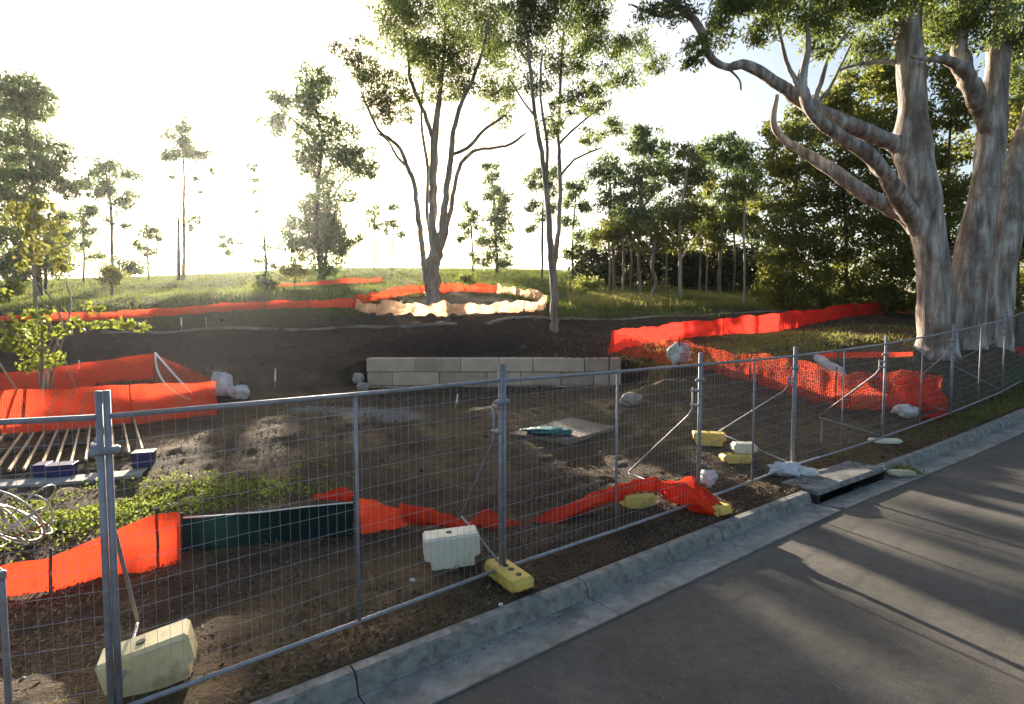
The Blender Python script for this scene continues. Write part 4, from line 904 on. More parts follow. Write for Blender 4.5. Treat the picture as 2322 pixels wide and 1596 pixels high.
# slender twin gum on the bank
tree('slender twin-stemmed gum rooted in the dark bank right of centre', 21.9,
  [[(1256, 757, 13), (1257, 700, 11), (1256, 640, 10), (1249, 568, 9), (1243, 477, 8), (1231, 364, 7), (1215, 273, 6), (1204, 182, 5), (1195, 91, 4), (1180, 0, 3)],
   [(1254, 620, 7, .1), (1261, 560, 7, .3), (1268, 500, 6, .5), (1270, 409, 6, .6), (1266, 318, 5, .7), (1270, 182, 4, .8), (1279, 45, 3, .8)],
   [(1238, 440, 4, 0), (1239, 400, 4, -.15), (1240, 320, 4, -.5), (1225, 220, 3, -.7), (1230, 110, 3, -.8)],
   [(1270, 400, 4, .6), (1292, 372, 3, .5), (1315, 355, 3, .4), (1370, 332, 2, .2)], [(1268, 325, 4, .7), (1295, 298, 3, .8), (1324, 273, 3, .9), (1388, 223, 2, 1)],
   [(1213, 265, 3, 0), (1180, 220, 3, .3), (1150, 170, 2, .5)]],
  [(1225, 30, 60, 55), (1295, 40, 65, 65), (1345, 75, 40, 50), (1180, 110, 38, 42), (1285, 150, 55, 40), (1215, 190, 40, 28), (1330, 205, 34, 24), (1370, 292, 42, 20), (1345, 250, 32, 22), (1440, 110, 45, 32), (1482, 148, 32, 20), (1405, 170, 45, 28), (1285, 235, 35, 28), (1250, 290, 32, 22), (1320, -40, 90, 50), (1180, 40, 40, 40), (1395, 105, 28, 20), (1345, 320, 28, 12)],
  leaf='leaf_gum', L=0.18, W=0.045, cover=1.0, group='gum trees on the site', seed=5, depth=0.9, clump=0.34, rsc=0.82, grow=1.26)

# the big gum on the right
big = tree('huge old gum with three thick trunks and long bare limbs at right', 16.8,
  [[(2122, 790, 44), (2122, 725, 39), (2118, 600, 35), (2100, 500, 36), (2082, 400, 41), (2064, 330, 41), (2069, 250, 28), (2064, 150, 29), (2055, 50, 31), (2045, -100, 26)],
   [(2195, 795, 40, .1), (2192, 730, 35, .2), (2203, 600, 39, .3), (2230, 450, 33, .4), (2248, 300, 30, .5), (2258, 200, 26, .5), (2264, 100, 26, .5), (2275, 0, 21, .5), (2280, -120, 18, .5)],
   [(2250, 800, 44, .9), (2252, 740, 42, .9), (2264, 600, 40, 1), (2292, 450, 42, 1.1), (2330, 330, 40, 1.2), (2370, 200, 35, 1.3)],
   [(2072, 362, 22, .15), (2046, 338, 22, .1), (2012, 318, 20, -.05), (1918, 280, 19, -.5), (1843, 246, 16, -.9), (1768, 195, 13, -1.2), (1692, 148, 11, -1.5), (1648, 152, 8, -1.6), (1612, 130, 8, -1.7), (1588, 70, 8, -1.8), (1565, 36, 8, -1.8), (1520, 5, 6, -1.9), (1480, -20, 4, -2)],
   [(2104, 560, 20, .2), (2082, 515, 22, 0), (2052, 468, 21, -.25), (2022, 420, 19, -.6), (1978, 362, 17, -.9), (1895, 302, 14, -1.2), (1842, 262, 12, -1.4), (1824, 215, 11, -1.5), (1820, 180, 8, -1.5), (1832, 100, 6, -1.5), (1826, 30, 4, -1.5)],
   [(2104, 560, 18, .4), (2074, 512, 20, .35), (2035, 480, 19, .35), (1968, 441, 18, .4), (1893, 390, 16, .7), (1818, 345, 12, .9), (1756, 292, 8, 1), (1762, 215, 5, 1)],
   [(2248, 340, 20, .5), (2240, 290, 21, .4), (2228, 250, 22, .25), (2206, 205, 22, -.1), (2180, 160, 16, -.3), (2150, 138, 11, -.5), (2105, 134, 6, -.6), (2060, 128, 4, -.6)],
   [(2195, 190, 17, -.1), (2178, 130, 18, -.1), (2176, 85, 17, -.1), (2192, 20, 15, 0), (2210, -60, 12, 0)],
   [(1824, 215, 7, -1.5), (1790, 160, 5, -1.3), (1775, 110, 4, -1.2), (1760, 40, 3, -1.2)],
   [(1840, 240, 6, -.9), (1860, 190, 5, -.8), (1880, 130, 4, -.7), (1925, 70, 3, -.6)], [(1850, 235, 5, -.9), (1880, 200, 4, -.7), (1905, 150, 3, -.6), (1930, 100, 3, -.5)],
   [(1800, 205, 4, -1.1), (1815, 160, 4, -1.2), (1850, 90, 3, -1.3)],
   [(1560, 30, 4, -1.8), (1500, 38, 3, -1.8), (1430, 10, 2, -1.8)], [(1648, 152, 3, -1.6), (1675, 180, 2, -1.6), (1680, 205, 2, -1.6)],
   [(2050, 145, 7, .1), (1990, 140, 5, .2), (1930, 150, 4, .3), (1900, 160, 3, .3)]],
  [(1580, 110, 30, 28, -1.8), (1620, 75, 42, 30, -1.6), (1700, 35, 50, 40, -1.4), (1780, 30, 55, 40, -1.2), (1860, 50, 55, 45, -1.0), (1940, 35, 55, 45, -.5), (2000, 80, 40, 40, .2), (1540, 20, 40, 30, -1.8), (1640, 10, 55, 30, -1.5), (1730, 90, 28, 18, -1.2), (1855, 110, 30, 22, -1.2), (1960, 120, 45, 35, .8), (2150, 50, 50, 50, -.3), (2110, 20, 40, 40, .6), (2230, 60, 40, 45, -.5), (2310, 60, 40, 60, .2), (1480, 25, 35, 18, -1.8), (2020, 0, 70, 40, -.8), (1900, -30, 120, 40, -1), (2200, -40, 120, 45, -.5), (1700, -40, 120, 40, -1.5), (2310, 190, 30, 50, 1.0), (1565, 145, 20, 14, -1.8)],
  bark='bark_gum', leaf='leaf_gum', L=0.15, W=0.045, cover=1.25, group='gum trees on the site', seed=7, depth=0.8, clump=0.36, sides=16, rsc=0.9, flare=1.12)

# the tree against the sun
tree('bushy gum silhouetted beside the sun glare', 40.0,
  [[(728, 622, 9), (725, 560, 8), (720, 480, 7), (722, 400, 6), (730, 320, 5), (715, 240, 4), (705, 170, 3)], [(722, 520, 5), (750, 450, 4, .5), (790, 400, 3, .8)], [(722, 330, 4), (680, 285, 3, -.5), (635, 250, 3, -.6)], [(735, 622, 6, .4), (742, 560, 5, .4), (760, 480, 4, .5)]],
  [(700, 168, 30, 22), (640, 228, 35, 22), (612, 275, 28, 18), (725, 195, 35, 26), (720, 245, 48, 34), (745, 300, 48, 45), (668, 295, 40, 26), (825, 362, 30, 28), (790, 380, 48, 34), (730, 365, 45, 40), (690, 350, 32, 24), (755, 440, 50, 28), (715, 475, 46, 36), (695, 535, 50, 32), (745, 560, 40, 32), (800, 545, 20, 12), (668, 572, 30, 24), (720, 600, 45, 18), (845, 395, 14, 14), (730, 515, 48, 34), (765, 505, 36, 28), (690, 495, 34, 26), (770, 555, 30, 24), (725, 560, 40, 26)],
  bark='bark_dark', leaf='leaf_far', L=0.28, W=0.09, cover=1.3, group='trees along the hill crest', seed=9, depth=0.9, grow=1.36, rsc=0.75)

FARK = dict(bark='bark_dark', leaf='leaf_far', L=0.27, W=0.085, cover=1.45, group='trees along the hill crest', sides=7, rsc=0.7, grow=1.36)
tree('tall dense leafy tree at the far left edge', 34.0,
  [[(88, 655, 9), (86, 580, 8), (80, 480, 7), (72, 380, 6), (60, 280, 4), (50, 200, 3)], [(84, 520, 5), (40, 460, 4, .5), (15, 400, 3, .8)], [(76, 420, 4), (115, 370, 3, -.5)], [(104, 655, 5, .5), (104, 600, 5, .5), (112, 520, 4, .5)]],
  [(48, 205, 55, 30), (15, 235, 45, 34), (85, 245, 34, 32), (30, 300, 58, 30), (112, 345, 40, 30), (60, 370, 48, 30), (95, 400, 52, 32), (50, 430, 52, 30), (20, 490, 48, 44), (85, 500, 55, 42), (15, 565, 42, 38), (95, 570, 52, 36), (150, 430, 22, 20), (-30, 330, 40, 80), (140, 540, 25, 30), (40, 610, 50, 22), (130, 600, 30, 25)], seed=11, depth=0.9, **FARK)
tree('slim tree with a two-part crown near the left edge', 40.0, [[(254, 645, 5), (253, 540, 4), (250, 460, 4), (240, 390, 3)]],
  [(236, 372, 20, 20), (225, 408, 34, 18), (288, 400, 20, 15), (268, 435, 34, 16), (212, 440, 22, 10), (264, 470, 26, 12), (300, 455, 14, 10), (285, 510, 12, 8), (242, 500, 10, 8)], seed=13, **FARK)
tree('thin wispy tree just right of the tall leafy tree', 42.0, [[(190, 640, 3), (190, 560, 3), (188, 470, 2)]],
  [(188, 430, 18, 16), (198, 470, 22, 18), (180, 500, 18, 18), (205, 530, 20, 14), (190, 560, 18, 12), (215, 580, 14, 10)], seed=14, **FARK)
tree('solitary tall tree with a tufted top beside a dead trunk', 42.0, [[(416, 635, 5), (417, 540, 5), (417, 440, 4), (416, 350, 3), (410, 290, 2)]],
  [(411, 282, 20, 14), (402, 312, 24, 18), (428, 325, 22, 18), (444, 350, 26, 16), (382, 358, 18, 12), (415, 350, 24, 18), (476, 385, 8, 10), (440, 500, 14, 9), (442, 408, 8, 7), (394, 402, 8, 8), (455, 435, 6, 5), (430, 520, 8, 6)], seed=15, **FARK)
tree('low flat-topped tree on the crest left of centre', 43.0, [[(337, 640, 3), (335, 590, 3), (332, 540, 2)]],
  [(328, 522, 26, 11), (348, 540, 14, 10), (318, 555, 18, 9), (345, 575, 14, 8)], seed=16, **FARK)
tree('faint small tree on the crest by the sun glare', 46.0, [[(520, 625, 2), (518, 580, 2), (516, 550, 1.5)]],
  [(515, 538, 16, 10), (500, 560, 12, 8), (535, 555, 10, 9), (515, 575, 14, 6)], seed=17, **FARK)
tree('spindly sapling directly below the sun', 30.0, [[(605, 672, 3), (602, 600, 3), (598, 520, 2), (588, 440, 2), (580, 390, 1.5)]],
  [(580, 382, 20, 12), (572, 405, 14, 9), (575, 435, 9, 7), (578, 478, 9, 7), (598, 560, 16, 9), (588, 590, 18, 14), (612, 600, 18, 16), (600, 630, 22, 14)], seed=18, bark='bark_dark', leaf='leaf_far', L=0.2, W=0.06, cover=0.9, group='trees along the hill crest', sides=6)
tree('left of two thin trees on the crest left of the central gum', 46.0, [[(848, 618, 2.5), (849, 550, 2.5), (850, 485, 2)]], [(850, 478, 16, 14), (842, 508, 14, 10), (860, 512, 10, 8)], seed=19, **FARK)
tree('right of two thin trees on the crest left of the central gum', 46.0, [[(888, 618, 3), (890, 550, 2.5), (894, 480, 2)]], [(896, 476, 13, 10), (890, 505, 18, 12), (908, 530, 11, 9), (878, 525, 9, 7)], seed=20, **FARK)
tree('smaller bushy tree on the crest right of the central gum', 44.0, [[(1072, 622, 3), (1071, 560, 3), (1066, 480, 2)]], [(1065, 478, 16, 18), (1068, 515, 26, 16), (1052, 540, 14, 10), (1088, 545, 12, 12), (1075, 580, 10, 8)], seed=21, **FARK)
tree('conical bushy tree on the crest right of the central gum', 43.0, [[(1126, 625, 6), (1125, 560, 5), (1120, 470, 4), (1113, 385, 2)]], [(1112, 382, 13, 14), (1116, 410, 20, 16), (1124, 440, 27, 18), (1138, 465, 22, 14), (1115, 490, 30, 18), (1135, 520, 28, 18), (1120, 555, 30, 18), (1110, 590, 30, 16), (1140, 590, 22, 16)], seed=22, **FARK)
tree('thin dark tree directly behind the twin-stemmed gum', 40.0, [[(1229, 640, 4), (1229, 540, 4), (1232, 440, 3)]], [(1236, 392, 28, 18), (1216, 415, 22, 14), (1246, 425, 20, 16), (1206, 462, 18, 12), (1250, 470, 16, 12), (1205, 520, 14, 9), (1225, 490, 14, 10)], seed=23, **FARK)
tree('narrow leafy tree right of the twin-stemmed gum', 40.0, [[(1298, 640, 3.5), (1298, 540, 3), (1306, 430, 2)]], [(1310, 415, 20, 22), (1298, 455, 18, 16), (1320, 475, 18, 16), (1290, 500, 18, 16), (1312, 530, 20, 16), (1300, 570, 24, 18)], seed=24, **FARK)
dead = empty('dead_tree', on(405, 634)); tag(dead, 'dead bare trunk standing beside the solitary tufted tree', 'tree')
mb = MB(); mb.tube([tuple(dead.location - Vector((0, 0, .3))), P(405, 570, 42.2), P(404, 492, 42.2)], [0.15, 0.13, 0.08], 7); mb.build('trunk', M['bark_dark'], dead, True)

WD = dict(group='trees of the wood on the right', sides=8, rsc=0.7)
tree('blue-green crowned tree at the left end of the wood', 36.0, [[(1392, 655, 5), (1390, 560, 5), (1386, 470, 4), (1380, 380, 3)]], [(1378, 372, 34, 24), (1360, 400, 26, 18), (1400, 405, 28, 20), (1372, 450, 30, 22), (1405, 470, 32, 26), (1380, 520, 36, 24), (1350, 540, 30, 20)], leaf='leaf_far', bark='bark_mid', L=0.27, W=0.085, cover=1.35, seed=31, **WD)
tree('tallest rounded tree in the left half of the wood', 34.0, [[(1450, 662, 6), (1447, 560, 5), (1452, 450, 5), (1462, 340, 3)], [(1450, 480, 4), (1500, 410, 3, .6)]], [(1462, 305, 34, 22), (1445, 335, 40, 24), (1485, 350, 40, 26), (1500, 395, 44, 28), (1445, 390, 38, 26), (1460, 440, 48, 30), (1440, 490, 42, 28), (1490, 480, 42, 30)], leaf='leaf_far', bark='bark_mid', L=0.26, W=0.085, cover=1.4, seed=32, **WD)
tree('crooked brown-trunked tree in the middle of the wood', 31.0, [[(1473, 680, 6), (1486, 640, 6), (1478, 600, 6), (1486, 540, 5), (1500, 470, 4)]], [(1490, 520, 44, 24), (1520, 550, 40, 22), (1465, 550, 38, 20), (1510, 480, 30, 20)], leaf='leaf_bush', bark='bark_mid', L=0.24, W=0.08, cover=1.2, seed=33, **WD)
tree('pale straight-trunked tree in the middle of the wood', 31.5, [[(1542, 668, 6), (1542, 600, 6), (1541, 520, 5), (1552, 420, 4), (1560, 370, 3)], [(1542, 590, 3), (1570, 550, 3, .2), (1590, 520, 2, .3)]], [(1548, 345, 36, 20), (1572, 375, 40, 26), (1540, 400, 36, 26), (1580, 420, 40, 28), (1555, 455, 40, 26), (1590, 490, 44, 28), (1545, 505, 36, 22), (1610, 545, 40, 24)], leaf='leaf_bush', bark='bark_pale', L=0.24, W=0.08, cover=1.35, seed=34, **WD)
tree('broad dark tree right of the pale straight trunk', 33.0, [[(1630, 662, 6), (1632, 580, 5), (1640, 480, 5), (1650, 380, 3)], [(1634, 530, 3), (1680, 450, 3, .5)]], [(1640, 325, 44, 20), (1610, 350, 40, 24), (1680, 345, 40, 24), (1650, 380, 52, 30), (1700, 400, 40, 30), (1625, 430, 45, 32), (1680, 460, 48, 34), (1640, 500, 50, 30), (1700, 520, 40, 30)], leaf='leaf_far', bark='bark_mid', L=0.26, W=0.085, cover=1.4, seed=35, **WD)
tree('thin white-trunked tree in front of the olive thicket', 28.5, [[(1687, 672, 4), (1688, 600, 4), (1686, 520, 3.5), (1690, 440, 3)]], [(1690, 430, 36, 26), (1715, 465, 36, 26), (1665, 480, 30, 22), (1700, 510, 32, 22)], leaf='leaf_bush', bark='bark_pale', L=0.22, W=0.075, cover=1.2, seed=36, **WD)
for k, (u, vb, vt, Y, w) in enumerate(((1411, 662, 520, 33, 4), (1428, 660, 500, 35, 3.5), (1380, 668, 530, 34, 3.5), (1508, 660, 520, 36, 4), (1585, 655, 500, 37, 4), (1663, 655, 500, 37, 4), (1600, 662, 520, 34, 3))):
    tree(['thin dark trunk third from the left of the wood', 'thin trunk beside the tallest rounded tree of the wood', 'leftmost thin dark trunk of the wood', 'shaded trunk between the crooked and the pale trunk', 'shaded trunk right of the pale straight trunk', 'shaded trunk deep in the right of the wood', 'slim brown trunk before the dark shrubs'][k], Y,
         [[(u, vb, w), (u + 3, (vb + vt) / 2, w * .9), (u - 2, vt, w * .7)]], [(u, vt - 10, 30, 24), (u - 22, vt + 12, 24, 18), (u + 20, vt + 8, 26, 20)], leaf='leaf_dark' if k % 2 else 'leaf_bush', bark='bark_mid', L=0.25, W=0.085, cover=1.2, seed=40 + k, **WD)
# dense understorey shrubs
SHL = ['low dark shrub at the left end of the wood', 'dark shrub left of the crooked trunk', 'dark shrub between crooked and pale trunks', 'dark shrub behind the pale straight trunk', 'dark shrub right of the pale straight trunk', 'dark shrub behind the thin white trunk', 'rightmost dark shrub against the olive thicket']
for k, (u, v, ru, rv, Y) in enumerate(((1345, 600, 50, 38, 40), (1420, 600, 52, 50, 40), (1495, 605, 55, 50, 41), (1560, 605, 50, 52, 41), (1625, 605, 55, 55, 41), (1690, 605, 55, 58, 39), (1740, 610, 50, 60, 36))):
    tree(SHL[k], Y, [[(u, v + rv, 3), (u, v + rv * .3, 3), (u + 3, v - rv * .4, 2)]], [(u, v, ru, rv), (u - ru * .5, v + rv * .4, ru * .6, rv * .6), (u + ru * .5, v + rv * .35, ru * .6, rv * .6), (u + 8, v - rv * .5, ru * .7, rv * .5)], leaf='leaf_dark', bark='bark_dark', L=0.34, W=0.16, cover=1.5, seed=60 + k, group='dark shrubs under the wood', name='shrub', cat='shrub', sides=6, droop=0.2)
# olive thicket right of the wood
TH = dict(group='trees of the olive thicket', sides=8, droop=0.3, rsc=0.6)
tree('tall olive bushy tree at the left of the thicket', 26.5, [[(1800, 712, 7), (1798, 600, 7), (1800, 480, 6), (1810, 360, 4)], [(1800, 520, 4), (1760, 440, 3, .5)]], [(1770, 300, 45, 25), (1820, 260, 40, 28), (1800, 330, 60, 40), (1765, 380, 50, 40), (1830, 390, 60, 44), (1780, 450, 55, 44), (1840, 470, 55, 44), (1775, 530, 55, 44), (1840, 550, 60, 44), (1770, 610, 50, 44), (1830, 630, 60, 44), (1760, 665, 44, 30), (1810, 690, 50, 24)], leaf='leaf_bush', bark='bark_dark', L=0.22, W=0.085, cover=1.5, seed=71, **TH)
tree('dark rounded bushy tree in the middle of the thicket', 25.5, [[(1920, 705, 7), (1918, 600, 7), (1915, 480, 6), (1900, 330, 4)], [(1917, 520, 4), (1960, 430, 3, .5)]], [(1900, 235, 45, 26), (1940, 270, 50, 34), (1880, 300, 44, 34), (1950, 340, 55, 42), (1890, 390, 55, 42), (1960, 420, 50, 44), (1900, 470, 55, 44), (1950, 510, 55, 44), (1890, 560, 55, 44), (1950, 590, 55, 44), (1900, 640, 60, 40), (1960, 670, 55, 30), (1890, 690, 44, 22)], leaf='leaf_bush', bark='bark_dark', L=0.22, W=0.085, cover=1.5, seed=72, **TH)
tree('shaggy tree of the thicket directly left of the big gum', 24.5, [[(2020, 708, 7), (2020, 600, 6), (2015, 480, 5), (2000, 300, 4)], [(2018, 500, 4), (2050, 400, 3, .4)]], [(1930, 200, 45, 34), (2000, 150, 50, 40), (1880, 232, 40, 26), (2045, 180, 40, 40), (1985, 190, 50, 34), (2030, 250, 50, 44), (1990, 300, 50, 44), (2050, 360, 55, 50), (2000, 410, 50, 44), (2050, 470, 55, 50), (2000, 530, 55, 44), (2060, 570, 50, 50), (2010, 620, 55, 44), (2060, 670, 50, 40), (2010, 690, 44, 24)], leaf='leaf_bush', bark='bark_dark', L=0.21, W=0.08, cover=1.5, seed=73, **TH)
tree('brownish leafy tree seen between the big gum trunks', 23.0, [[(2150, 705, 7), (2150, 560, 6), (2150, 400, 5), (2155, 240, 4)]], [(2120, 85, 50, 40), (2150, 60, 45, 40), (2140, 150, 50, 44), (2180, 240, 50, 50), (2130, 260, 44, 50), (2165, 340, 50, 50), (2130, 420, 44, 50), (2190, 440, 50, 55), (2140, 520, 50, 50), (2190, 560, 50, 50), (2150, 620, 55, 44), (2180, 680, 55, 40), (2110, 680, 40, 36)], leaf='leaf_bush', bark='bark_dark', L=0.2, W=0.075, cover=1.4, seed=74, **TH)
tree('dark leafy tree behind the rightmost gum trunk', 23.0, [[(2310, 715, 7), (2305, 560, 6), (2305, 400, 5), (2300, 240, 4)]], [(2310, 95, 50, 50), (2300, 150, 44, 50), (2330, 250, 50, 55), (2290, 300, 44, 50), (2340, 380, 50, 60), (2290, 440, 44, 55), (2330, 520, 55, 60), (2280, 580, 50, 55), (2330, 650, 60, 50), (2270, 690, 50, 40), (2400, 450, 60, 200)], leaf='leaf_bush', bark='bark_dark', L=0.2, W=0.08, cover=1.5, seed=75, **TH)
# lime sapling with yellowing top, left
tree('spindly sapling with yellowing leaves inside the left orange net', 14.6, [[(95, 885, 5), (92, 840, 4.5), (84, 760, 4), (78, 640, 3.5), (74, 540, 2.5), (72, 450, 2)], [(104, 880, 3, .1), (112, 820, 3, .2), (140, 740, 2.5, .3), (118, 680, 2, .4), (85, 640, 1.5, .4)], [(110, 885, 3, -.1), (124, 830, 2.5, -.1), (160, 700, 2, -.2), (150, 640, 1.5, -.2)], [(100, 884, 3, .15), (108, 850, 2, .2), (118, 830, 1.5, .3)]],
  [(75, 470, 36, 26), (50, 500, 34, 26), (105, 520, 40, 30), (70, 560, 36, 26), (120, 580, 34, 22), (100, 460, 20, 16), (145, 600, 16, 14), (60, 605, 24, 14)], leaf='leaf_yellow', bark='bark_mid', L=0.16, W=0.07, cover=0.5, seed=81, group='saplings', sides=6, depth=0.7)
tree('small sapling with bright lime leaves in front of the orange net', 13.2, [[(92, 905, 4), (95, 850, 3.5), (96, 790, 3), (95, 730, 2.5), (92, 700, 2)], [(96, 800, 2.5), (140, 755, 2, .2), (200, 735, 1.5, .3), (260, 735, 1.5, .4), (335, 738, 1, .4)], [(96, 810, 2), (50, 770, 1.5, -.2), (15, 745, 1.5, -.3), (-20, 720, 1, -.3)]],
  [(85, 715, 30, 16), (35, 745, 40, 24), (95, 760, 40, 22), (60, 790, 48, 24), (105, 815, 32, 20), (65, 830, 30, 14), (195, 728, 34, 13), (255, 735, 30, 11), (315, 740, 30, 10), (210, 700, 26, 10), (150, 745, 22, 10), (10, 770, 20, 24), (0, 660, 16, 22)], leaf='leaf_lime', bark='bark_mid', L=0.13, W=0.085, cover=0.75, seed=82, group='saplings', sides=6, depth=0.6, droop=0.3)
for k, (a, b, lab) in enumerate((((0, 825), (85, 895), 'pale pole leaning in from the left edge towards the sapling'), ((78, 640), (125, 705), 'pale thin stick leaning above the narrow net on the left'))):
    Yk = 13.6 if k == 0 else 16.5
    pa_, pb_ = P(*a, Yk + 0.2), P(*b, Yk - 0.2)
    if k == 0: pb_[2] = H(pb_[0], pb_[1]) - 0.03
    else:
        t_ = pb_ - pa_; pb_ = pb_ + t_ * 1.0
        pb_[2] = H(pb_[0], pb_[1]) - 0.05
    if k == 0: pa_ = pa_ + (pa_ - pb_) * 0.3
    mb = MB(); mb.tube([pa_, pb_], 0.022 if k == 0 else 0.016, 6); tag(mb.build('leaning_pole', M['timber']), lab, 'pole', 'leaning poles')
# bushes on the crest and slope
for u, v, ru, rv, Y, lf, lab, sd_ in ((270, 605, 44, 24, 40, 'leaf_far', 'dark low bush under the slim two-part tree', 91), (255, 625, 22, 22, 33, 'leaf_bush', 'olive bush in front of the low dark bush on the left', 92), (1055, 628, 20, 11, 36, 'leaf_lime', 'small bright green bush on the slope behind the ring net', 93), (600, 640, 28, 26, 31, 'leaf_bush', 'hazy low bush at the foot of the spindly sapling', 94), (20, 650, 30, 20, 28, 'leaf_lime', 'pale green bush at the left edge below the tall tree', 95), (668, 600, 30, 26, 36, 'leaf_bush', 'low bush in front of the tree by the sun', 96), (1330, 640, 30, 16, 36, 'leaf_bush', 'green bush at the left foot of the wood', 97)):
    tree(lab, Y, [[(u, v + rv, 2), (u, v, 2), (u + 2, v - rv * .4, 1.2)]], [(u, v, ru, rv), (u - ru * .5, v + rv * .4, ru * .55, rv * .55), (u + ru * .5, v + rv * .3, ru * .55, rv * .6)], leaf=lf, bark='bark_dark', L=0.2, W=0.08, cover=1.3, seed=sd_, group='bushes on the slope', name='bush', cat='bush', sides=6, droop=0.1)

# ------------------------------------------------------------------ grass, weeds, litter
def blades(name, n, sampler, h, w, mat, seed, label, cat='grass'):
    rs = np.random.default_rng(seed); xy = sampler(rs, n); n = len(xy)
    z = Hn(xy[:, 0], xy[:, 1]) - 0.02
    hh = h * rs.uniform(0.5, 1.4, n); an = rs.uniform(0, 6.28, n); ln = rs.normal(0, 0.35, (n, 2)) * hh[:, None]
    dx = np.cos(an) * w / 2 * rs.uniform(.6, 1.4, n); dy = np.sin(an) * w / 2
    V = np.empty((n, 3, 3)); V[:, 0] = np.c_[xy[:, 0] - dx, xy[:, 1] - dy, z]; V[:, 1] = np.c_[xy[:, 0] + dx, xy[:, 1] + dy, z]; V[:, 2] = np.c_[xy + ln, z + hh]
    patch = fbm(xy[:, 0], xy[:, 1], 4.0, seed, 3)
    t = np.clip(0.45 + 0.7 * patch + rs.normal(0, .18, n), 0, 1)
    o = np_quads(name, V.reshape(-1, 3), np.arange(n * 3).reshape(n, 3), M[mat], tint=np.repeat(t, 3))
    tag(o, label, cat, kind='stuff'); return o
def s_hill(rs, n):
    y = rs.uniform(0, 1, n * 3) ** 0.8 * 25 + 22.5; x = rs.uniform(-1, 1, n * 3) * (y * 0.98)
    py = np.interp(x, [-40, -16, -8, -2, 3, 12, 22, 40], [20.5, 22.8, 24.2, 24.0, 24.6, 26.0, 27.2, 30])
    k = (y - py + 2.0 * fbm(x, y, 2.5, 5, 3) > 0.7) & (np.hypot(x + 3, y - 26.4) > 3.6 + 2 * fbm(x, y, 1.5, 9, 2))
    k &= (x > -6) | (rs.uniform(0, 1, n * 3) < 0.45)
    return np.c_[x, y][k][:n]
blades('hill_grass', 90000, s_hill, 0.17, 0.05, 'grass', 101, 'short green grass over the hill behind the nets')
def s_mead(rs, n):
    u = rs.normal(1530, 130, n * 2); Y = rs.normal(32.0, 2.2, n * 2); x = (u - CX) / FPX * Y
    k = (fbm(x, Y, 2.0, 33, 3) > -0.22) & (Y > 27.5) & (u > 1285) & (u < 1800)
    return np.c_[x, Y][k][:n]
blades('meadow_grass', 22000, s_mead, 0.30, 0.05, 'grass_dry', 102, 'tall yellow green grass in front of the wood')
def s_straw(rs, n):
    x = rs.normal(9.0, 3.6, n * 2); y = rs.normal(18.6, 1.7, n * 2); k = (fbm(x, y, 1.5, 44, 3) > -0.1) & (y > 15.8) & (y < 24)
    return np.c_[x, y][k][:n]
blades('straw_grass', 9000, s_straw, 0.12, 0.03, 'grass_dry', 103, 'dry straw coloured grass on the bank between the red nets')
def s_verge(rs, n):
    s = rs.uniform(12.5, 24, n); d = np.abs(rs.normal(0, 0.5, n)) + 0.08
    pts = np.array([kerb_pt(a, b)[:2] for a, b in zip(s, d)]); k = rs.uniform(0, 1, n) < sstep(11.5, 17, s)
    return pts[k]
blades('verge_grass', 4500, s_verge, 0.09, 0.018, 'weed', 104, 'green grass on the verge beside the kerb at right')
# broadleaf weeds behind the silt fence
rs = np.random.default_rng(120); n = 11000
a_ = rs.normal(0, 1.5, n); b_ = rs.normal(0, 0.5, n); x = wc.x + a_ * 0.85 - b_ * 0.53; y = wc.y + a_ * 0.53 + b_ * 0.85
k = (fbm(x, y, 0.9, 71, 3) > -0.12); x, y = x[k], y[k]; z = Hn(x, y) + np.abs(rs.normal(0, 0.05, len(x))) * (0.4 + 1.6 * np.clip(fbm(x, y, .8, 72, 2) + .3, 0, 1))
V, Qd = leaves(np.c_[x, y, z], 0.05, 0.032, 121, droop=-0.2)
tag(np_quads('weeds', V, Qd, M['weed'], tint=np.repeat(rs.uniform(0, 1, len(x)), 4)), 'bright green broadleaf weeds behind the orange silt fence', 'weeds', kind='stuff')
# a tuft in the gutter
gp = kerb_pt(10.85, -0.36, -0.12); n = 220; c = np.array(gp) + rs.normal(0, 1, (n, 3)) * (0.14, 0.1, 0.03) + (0, 0, 0.05)
V, Qd = leaves(c, 0.09, 0.02, 122, droop=-0.4); tag(np_quads('gutter_weed', V, Qd, M['weed'], tint=np.repeat(rs.uniform(0, .7, n), 4)), 'dark green weed growing in the gutter behind the sandbag', 'weed')
# litter and clods
n = 80000; s = rs.uniform(-14, 26, n); d = 0.06 + 13 * rs.uniform(0, 1, n) ** 1.6
x = np.interp(s, S_, KX) + d * N0[0]; y = np.interp(s, S_, KY) + d * N0[1]
k = fbm(x, y, 1.2, 81, 3) > -0.2; x, y = x[k], y[k]
V, Qd = leaves(np.c_[x, y, Hn(x, y) + 0.008 + np.abs(rs.normal(0, .012, len(x)))], 0.06, 0.02, 123, droop=0.0)
t = np.clip(rs.beta(1.2, 1.7, len(x)), 0, 1)
tag(np_quads('leaf_litter', V, Qd, M['litter'], tint=np.repeat(t, 4)), 'dry leaves and bark scattered over the dirt', 'litter', kind='stuff')
n = 15000; s = rs.uniform(-12, 26, n); d = 0.08 + 14 * rs.uniform(0, 1, n) ** 1.5
x = np.interp(s, S_, KX) + d * N0[0]; y = np.interp(s, S_, KY) + d * N0[1]; k = fbm(x, y, 1.6, 91, 3) > -0.12; x, y = x[k], y[k]; n = len(x)
r = np.exp(rs.normal(-4.35, 0.5, n)); z = Hn(x, y) + r * 0.2
oct_ = np.array([(1, 0, 0), (0, 1, 0), (-1, 0, 0), (0, -1, 0), (0, 0, 1), (0, 0, -1)], float)
